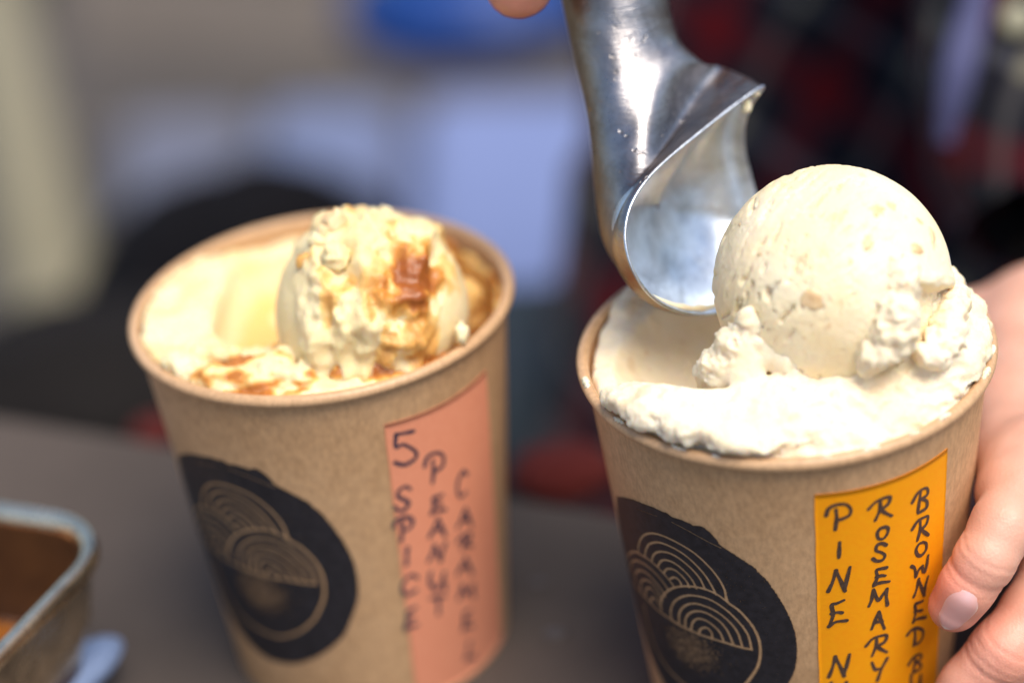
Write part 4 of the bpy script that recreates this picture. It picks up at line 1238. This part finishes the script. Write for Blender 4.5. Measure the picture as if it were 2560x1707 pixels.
# cream post
pa, pb = atd(-10, 90, 1.9), atd(125, 700, 1.55)
M_cream = plain('cream_paint', (.19, .165, .10), (.24, .21, .14), 5, .6)
pg = pb + (pb - pa) * ((-.9 - pb[2]) / (pb[2] - pa[2]))
po = barrel('post', [pa + (pa - pb) * .6, pa, (pa + pb) / 2, pb, pg], [.033, .033, .033, .034, .036], 40, M_cream, None, (0, 0, 0), .0, 1, flat=1.0)
tag(po, 'cream coloured post blurred at the left edge', 'post')
# blue tub, top centre
M_blue = plain('deep_blue_plastic', (.004, .028, .15), (.008, .052, .24), 6, .4)
blob('blue_tub', atd(1080, 0, 2.2), (.125, .10, .055), M_blue, 'deep blue tub blurred at the top, left of the scoop handle', 'tub', .05, 9)
# dark plaid cloth between the cups
M_dark = plain('dark_teal_cloth', (.020, .030, .045), (.035, .050, .060), 12, .9)
blob('cloth_bundle', atd(1290, 930, 1.10), (.09, .07, .055), M_dark, 'dark teal cloth bundle blurred between the two cups', 'cloth', .15, 12)
M_olive = plain('olive_cloth', (.09, .085, .03), (.13, .12, .045), 12, .9)
M_red = plain('red_cloth', (.06, .003, .002), (.095, .007, .004), 12, .9)
pr = [onz(250, 975, -.012), onz(1420, 1150, -.012)]
blob('red_cloth', atd(1290, 1085, .74), (.017, .012, .009), M_red, 'red cloth blurred just past the table edge, between the cups', 'cloth', .12, 15)
blob('red_cloth', atd(360, 990, .80), (.009, .008, .005), M_red, 'small bit of red cloth past the table edge, left of the left cup', 'cloth', .12, 17)

M_pale = plain('pale_blue_gloss', (.16, .22, .38), (.22, .29, .46), 20, .4)
q = onz(140, 1570, .012)
blob('pale_blue_shape', q, (.022, .008, .005), M_pale, 'pale blue rounded shape blurred at the bottom left, beside the steel pan', 'lid', .06, 21)  # plain pale blue shape, not a known object

# standing slatted pallet far behind, upper left
pal_o = atd(500, 150, 2.75)
pal = thing('wooden_pallet', 'pale slatted wooden pallet standing far behind, at the top left of centre', 'pallet', pal_o)
M_board = plain('weathered_board', (.085, .070, .060), (.125, .105, .09), 12, .85)
def board(P0, P1, w, t, name='board'):
    ax = P1 - P0; L_ = np.linalg.norm(ax); ax /= L_
    sd = np.cross(ax, CM[:, 2]); sd /= np.linalg.norm(sd); nn_ = np.cross(sd, ax)
    V = np.array([P0 + ax * L_ * i + sd * w * (j - .5) + nn_ * t * (k - .5) for i in (0, 1) for j in (0, 1) for k in (0, 1)])
    F = [(0, 1, 3, 2), (4, 6, 7, 5), (0, 4, 5, 1), (2, 3, 7, 6), (0, 2, 6, 4), (1, 5, 7, 3)]
    return mk(name, V, F, M_board, pal, pal_o, smooth=False)
for i in range(7):
    x = 215 + i * 92 + (i % 3) * 6
    board(atd(x, -160, 2.75), atd(x + 12, 118 + 4 * i, 2.70), .062, .012)
board(atd(180, 60, 2.77), atd(840, 85, 2.77), .03, .012, 'rail')
blob('olive_bag', atd(-15, -5, 2.3), (.045, .04, .04), plain('dark_olive_cloth', (.018, .020, .004), (.03, .032, .008), 20, .9), 'dark olive bag blurred in the top left corner', 'bag', .1, 31)
# smears of ice cream on the rim of the right cup
for i, (dg, ln, r_) in enumerate([(-38, 5, .55), (-27, 3, .4), (14, 6, .6), (27, 4, .5), (38, 5, .6), (62, 7, .8), (-60, 5, .6), (-82, 6, .8), (74, 5, .7), (2, 3, .4)]):
    n_ = 14; th = np.linspace(rad(dg - ln / 2), rad(dg + ln / 2), n_)
    pth = tow(FB, np.stack([np.sin(th) * .0478, -np.cos(th) * .0478, .00135 + .0002 * np.sin(th * 60)], -1))
    rr_ = r_ * .001 * np.sqrt(np.clip(np.sin(np.linspace(0.02, 3.12, n_)), 0, 1)) * (1 + .3 * np.sin(np.arange(n_) * 1.9 + i))
    V, F = tube(pth, rr_, 8, False)
    mk('ice_cream_smear', V, F, M_bedB, bed, tB, attrs={'nut': np.zeros(len(V))})

# film of melted ice cream clinging inside the lower lip of the scoop
ii = np.arange(88, 128)
pth = Rw3[ii] * .955 + cw * .045 - nn * .0016
rr_ = .0010 * np.sqrt(np.clip(np.sin(np.linspace(.02, 3.12, len(ii))), 0, 1)) * (1 + .35 * noise(pth, 260, 4))
V, F = tube(pth, rr_, 10, False)
mk('ice_cream_smear', V, F, M_bedB, scoop, scoop_o, attrs={'nut': np.zeros(len(V))})

lid = bpy.data.objects['pale_blue_shape']  # the pale blue shape at the bottom left
lid.rotation_euler = (0, 0, rad(52))
